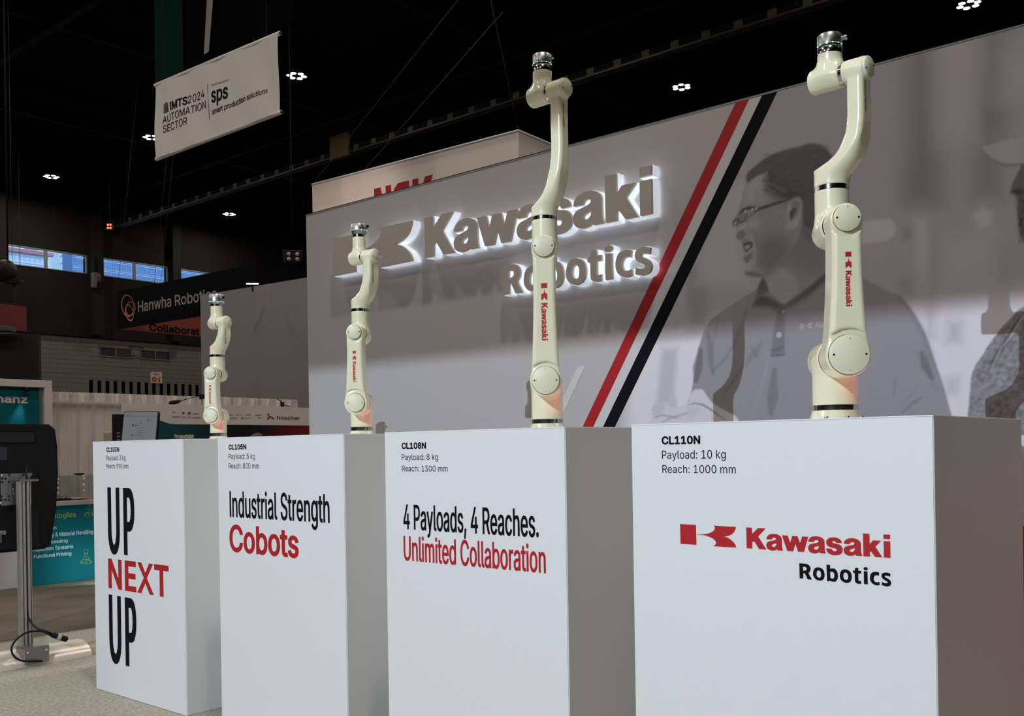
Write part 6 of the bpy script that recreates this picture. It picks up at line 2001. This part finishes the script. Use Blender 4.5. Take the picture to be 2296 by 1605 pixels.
c_lines('camera_icon', [[(1037, 1068), (1092, 1062), (1092, 1100), (1037, 1105), (1037, 1068)], [(1050, 1105), (1050, 1130), (1082, 1127), (1082, 1102)], [(1052, 1118), (1082, 1115)], [(1052, 1145), (1032, 1172)], [(1066, 1143), (1066, 1172)], [(1082, 1142), (1104, 1170)],
                        circ(1068, 1214, 73, 24), circ(1018, 1222, 8, 7), circ(1068, 1217, 8, 7), circ(1122, 1212, 8, 7), [(1020, 1196), (1020, 1188), (1040, 1186), (1040, 1194)], [(1058, 1192), (1058, 1184), (1082, 1182), (1082, 1190)], [(1096, 1190), (1096, 1180), (1116, 1178), (1116, 1188)]])
lamp('counter_spot', 'SPOT', W(UC + .45, 4.55, .10), 7, (.6, .95, 1), .03, W(UC, 4.5, .12), 150, .9)
# things on the counter
def on_counter(px, dy):
    """plan position on the countertop, dy behind its front edge"""
    v = at_u(px, 1115, UC - dy)[0]
    return W(UC - dy, v, CT)
for k, (px, dy, rz, name, m, dims, lb, ct) in enumerate(((205, .10, .10, 'booklet', mat('orange_cover', (.48, .10, .03), .5), (.16, .11, .012), 'orange booklet lying at the right end of the teal counter', 'booklet'),
                                                     (170, .09, .03, 'tablet', mat('navy_black', (.02, .024, .05), .4), (.20, .10, .010), 'thin dark tablet lying beside the orange booklet', 'tablet'),
                                                     (137, .06, .03, 'glasses_case', BLACKP, (.17, .07, .022), 'black case lying at the left on the teal counter', 'case'))):
    t2 = empty(name, on_counter(px, dy), GRID_ROT + math.pi / 2 + rz, lb, ct)
    w_, d_, h_ = dims
    MB().bbox(-w_ / 2, w_ / 2, -d_ / 2, d_ / 2, .0005, h_, .003).build('cover', m, t2)
    MB().bbox(-w_ / 2 + .004, w_ / 2 - .002, -d_ / 2 + .004, d_ / 2 - .004, h_, h_ + .0012, .0005).build('face', m if name != 'tablet' else mat('tablet_glass', (.03, .035, .06), .1), t2)
t2 = empty('folded_glasses', on_counter(138, .135), GRID_ROT + math.pi / 2, 'black folded glasses behind the black case', 'glasses')
for s in (-1, 1):
    MB().tube([(s * .03 + .022 * math.cos(a), .018 * 0, .028 + .018 * math.sin(a)) for a in np.linspace(0, 6.283, 15)], .0022, 6).build('lens_rim', BLACKP, t2)
MB().tube([(-.01, 0, .032), (0, -.003, .036), (.01, 0, .032)], .002, 6).build('bridge', BLACKP, t2)
MB().tube([(-.052, 0, .032), (-.05, .03, .02), (.03, .035, .008)], .002, 6).build('temple', BLACKP, t2)
MB().tube([(.052, 0, .032), (.05, .035, .02), (-.03, .04, .008)], .002, 6).build('temple', BLACKP, t2)
# clear case on the counter
t2 = empty('display_case', on_counter(160, .33), GRID_ROT + math.pi / 2, 'clear acrylic case standing on the teal counter', 'case')
ACR = glass_mat('acrylic', (.90, .93, .92))
ACE = mat('acrylic_edge', (.45, .48, .47), .2)
cw, chh = .33, .235
for nm, bx in (('front_pane', (-cw, cw, -.12, -.116, 0, chh)), ('back_pane', (-cw, cw, .116, .12, 0, chh)), ('side_pane', (-cw, -cw + .004, -.115, .115, 0, chh)), ('side_pane', (cw - .004, cw, -.115, .115, 0, chh)), ('lid', (-cw, cw, -.12, .12, chh + .001, chh + .004))):
    MB().box(*bx).build(nm, ACR, t2)
mb = MB()
mb.box(-cw, cw, -.1215, -.1205, chh - .003, chh + .004).box(-cw, cw, .1205, .1215, chh - .003, chh + .004)
mb.build('polished_edge', ACE, t2)
GLINT = mat('bright_glint', (.85, .86, .88), .12, 1.0)
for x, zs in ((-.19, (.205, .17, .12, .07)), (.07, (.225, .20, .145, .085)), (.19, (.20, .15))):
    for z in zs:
        MB().lathe([(0, .006), (.007, .005), (.011, 0)], 14, (x, -.1275, z), (0, -1, 0)).build('glint_disc', mat('white_glint', (.85, .85, .85), .3), t2)  # white discs standing in for lamp glints on the clear case
t2 = empty('black_dish', W(UC - .33, at_u(177, 1060, UC - .33)[0], CT + .2395), 0, 'flat black dish lying on top of the clear case', 'dish')
MB().lathe([(.015, 0), (.04, .002), (.056, .016), (.058, .018), (.053, .018), (.03, .008), (.001, .006)], 28).build('bowl', BLACKP, t2)

# ---------------------------------------------------------------- television on a mobile stand, seen from behind
UT = -5.97
tvp = lambda px: at_u(px[0], px[1], UT)
tv0 = tvp((58, 1470))[0]
t = empty('television_stand', W(UT, tv0, 0), GRID_ROT + math.pi / 2, 'black television seen from behind on an aluminium post, left edge', 'television')
tx = lambda x, y: (tvp((x, y))[0] - tv0, tvp((x, y))[1])
# frame: local x along the screen, local -y faces the viewer (back of the set)
xr, zt = at_u(121.5, 1000, UT - .14)[0] - tv0, tx(118, 950)[1]
zb2 = tx(90, 1235)[1]
prof = [(-1.15, zt - .02), (-1.10, zt), (xr - .05, zt), (xr - .012, zt - .03), (xr, zt - .14), (xr + .002, zt - .32), (xr - .012, zt - .52), (xr - .05, zb2 + .02), (xr - .09, zb2), (-1.15, zb2)]
prof = ccw(prof)
mb = MB()
solid(mb, [prof], lambda x, z, s: (x, .10 + (.055 if s else 0), z))
mb.build('screen_frame', BLACKP, t)
sh2 = [(p[0] * .965 - .02, zb2 + .02 + (p[1] - zb2) * .93) for p in prof]
mb = MB()
solid(mb, [sh2], lambda x, z, s: (x, .06 if s == 0 else .10, z))
mb.build('back_cover', BLACKP, t)
xh = tx(86, 970)[0]
MB().bbox(-1.1, xh, .048, .062, tx(60, 992)[1], zt - .045, .012).build('grip_recess', mat('gloss_black', (.006, .006, .006), .35), t)
MB().bbox(tx(2, 1000)[0], tx(25, 1000)[0], .0565, .059, tx(10, 1031)[1], tx(10, 1002)[1], .001).build('rating_label', mat('label_blue_grey', (.018, .021, .03), .6), t)
# mount
pk = lambda x, y: tx(x / 5.535, 1040 + y / 5.535)
x0, z1 = pk(25, 122)
x1, z0 = pk(412, 500)
pl_ = MB().bbox(x0, x1, .022, .030, z0, z1, .003).build('mount_plate', STEEL, t)
xm = pk(153, 300)[0]
MB().bbox(xm - .006, xm + .006, .010, .022, z0 + .005, z1 - .005, .002).build('flange', STEEL, pl_)
hole = None
for hx_, hy_ in ((45, 182), (88, 182), (45, 226), (38, 403), (38, 446), (84, 446), (135, 136), (135, 226), (130, 405), (130, 448), (315, 135), (360, 175), (403, 172)):
    x, z = pk(hx_, hy_)
    MB().lathe([(.0075, 0), (.0075, .001)], 12, (x, .0222, z), (0, -1, 0)).build('slot', DARKGAP, pl_)
for hx_, hy_ in ((45, 143), (35, 487), (400, 128), (183, 230), (180, 322), (180, 368)):
    x, z = pk(hx_, hy_)
    MB().lathe([(.008, 0), (.008, .003), (.003, .005)], 10, (x, .021, z), (0, -1, 0)).build('screw', ALU, pl_)
# post: aluminium profile with slots
pxl = tx(40.5, 1250)[0] - .019
pxr = pxl + .066
zp = pk(300, 215)[1]
wP = pxr - pxl
nP = 6
mb = MB()
pr = [(0, 0), (.20, 0), (.22, .012), (.30, .012), (.32, 0), (.50, 0), (.52, .03), (.66, .03), (.68, 0), (.86, 0), (.88, .012), (.94, .012), (.96, 0), (1, 0)]
pts = [(pxl + a * wP, -.075 + b) for a, b in pr] + [(pxr, -.032), (pxl, -.032)]
n_ = len(pts)
vs = [(x, y, z) for z in (.015, zp) for x, y in pts]
fs = [(i, (i + 1) % n_, n_ + (i + 1) % n_, n_ + i) for i in range(n_)]
mb.add(vs, fs)
V_, T_ = fill([ccw(pts)])
mb.add([(p[0], p[1], zp) for p in V_], T_)
mb.build('post', mat('post_aluminium', (.48, .47, .43), .45, .7), t)
MB().bbox(pk(170, 200)[0], pk(410, 200)[0], -.079, .022, zp, zp + .012, .003).build('post_cap', STEEL, t)
# arched foot
fl, frt = -1.15, tx(172, 1470)[0] + .015
mb = MB()
ns, fw, fh = 14, .30, .085
vs = []
for x in (fl, frt):
    for i in range(ns + 1):
        a = math.pi * i / ns
        vs.append((x, -.02 - math.cos(a) * fw / 2, .001 + math.sin(a) * fh))
fs = [(i, i + 1, ns + 2 + i, ns + 1 + i) for i in range(ns)]
mb.add(vs, fs, True)
mb.add(vs, [tuple(range(ns, -1, -1)), tuple(range(ns + 1, 2 * ns + 2))])
mb.build('foot', mat('foot_champagne', (.78, .70, .60), .35, .5), t)
bk = MB().bbox(pxl - .03, pxr + .045, -.185, -.07, .02, .115, .004).build('foot_bracket', STEEL, t)
for sx in (pxl - .01, pxr + .03):
    MB().lathe([(.009, 0), (.009, .004), (.004, .006)], 10, (sx, -.185, .085), (0, -1, 0)).build('screw', ALU, bk)
xc = (pxl + pxr) / 2 + wP * .09
mb = MB()
mb.tube([(xc + .05, .02, tx(70, 1040)[1]), (xc + .03, -.01, zp + .03), (xc + .005, -.05, zp - .05), (xc, -.048, 1.0), (xc, -.05, .5), (xc + .002, -.06, .30), (xc + .02, -.12, .22), (xc + .07, -.17, .19), (xc + .10, -.18, .165)], .006, 8, 5)
mb.tube([(xc + .09, -.185, .16), (xc + .03, -.19, .20), (xc - .06, -.19, .205), (xc - .13, -.19, .16), (xc - .14, -.19, .10), (xc - .09, -.2, .05), (xc + .02, -.21, .03)], .006, 8, 5)
mb.build('power_cord', BLACKP, t)
pgo = MB().cyl((xc + .09, -.19, .17), (xc + .17, -.20, .13), .017, 12, .003).build('plug', BLACKP, t)
MB().cyl((xc + .115, -.193, .157), (xc + .135, -.196, .147), .021, 12, .002).build('plug_collar', mat('collar_cream', (.45, .42, .34), .5), pgo)
for k in range(3):
    x, z = pk(22 + 42 * k, 858)
    MB().bbox(x - .008, x + .008, .054, .060, z - .012, z + .012, .001).build('port', mat('port_grey', (.20, .20, .2), .5), t)
x, z = pk(52, 930)
MB().bbox(x - .008, x + .008, .052, .060, z - .028, z + .028, .002).build('port_panel', mat('port_dim', (.09, .09, .09), .5), t)

# dark back wall of a stand at the left edge
a, b = at_d(-60, 750, 16.5), at_d(85, 748, 16.5)
t = empty('dark_partition', (0, 0, 0), 0, 'tall plain black partition behind the manz stand', 'wall')
slab('panel', mat('partition_black', (.005, .005, .0055), .7), a, b, -.011, a.z, .1, t)
MB().bbox(a.x, at_d(33, 748, 16.4).x, a.y - .3, a.y - .05, a.z + .02, a.z + .10, .01).build('top_rail', mat('partition_grey', (.06, .06, .055), .6), t)

# black plate added unseen behind the viewer: it trims the key spot along its top
t = empty('key_cut_plate', W(-1.45, -3.2, 4.56), GRID_ROT, 'black plate added behind the viewer to cut the key spot', 'light blocker')
MB().bbox(-9, 9, -.02, .02, 0, 1.6, .01).build('fascia', BLACKP, t)  # added board whose lower edge cuts the beam
for sx in (-8.8, 8.8):
    MB().cyl((sx, 0, 1.6), (sx, 0, 11.4), .02, 8).build('hanger', BEAMM, t)
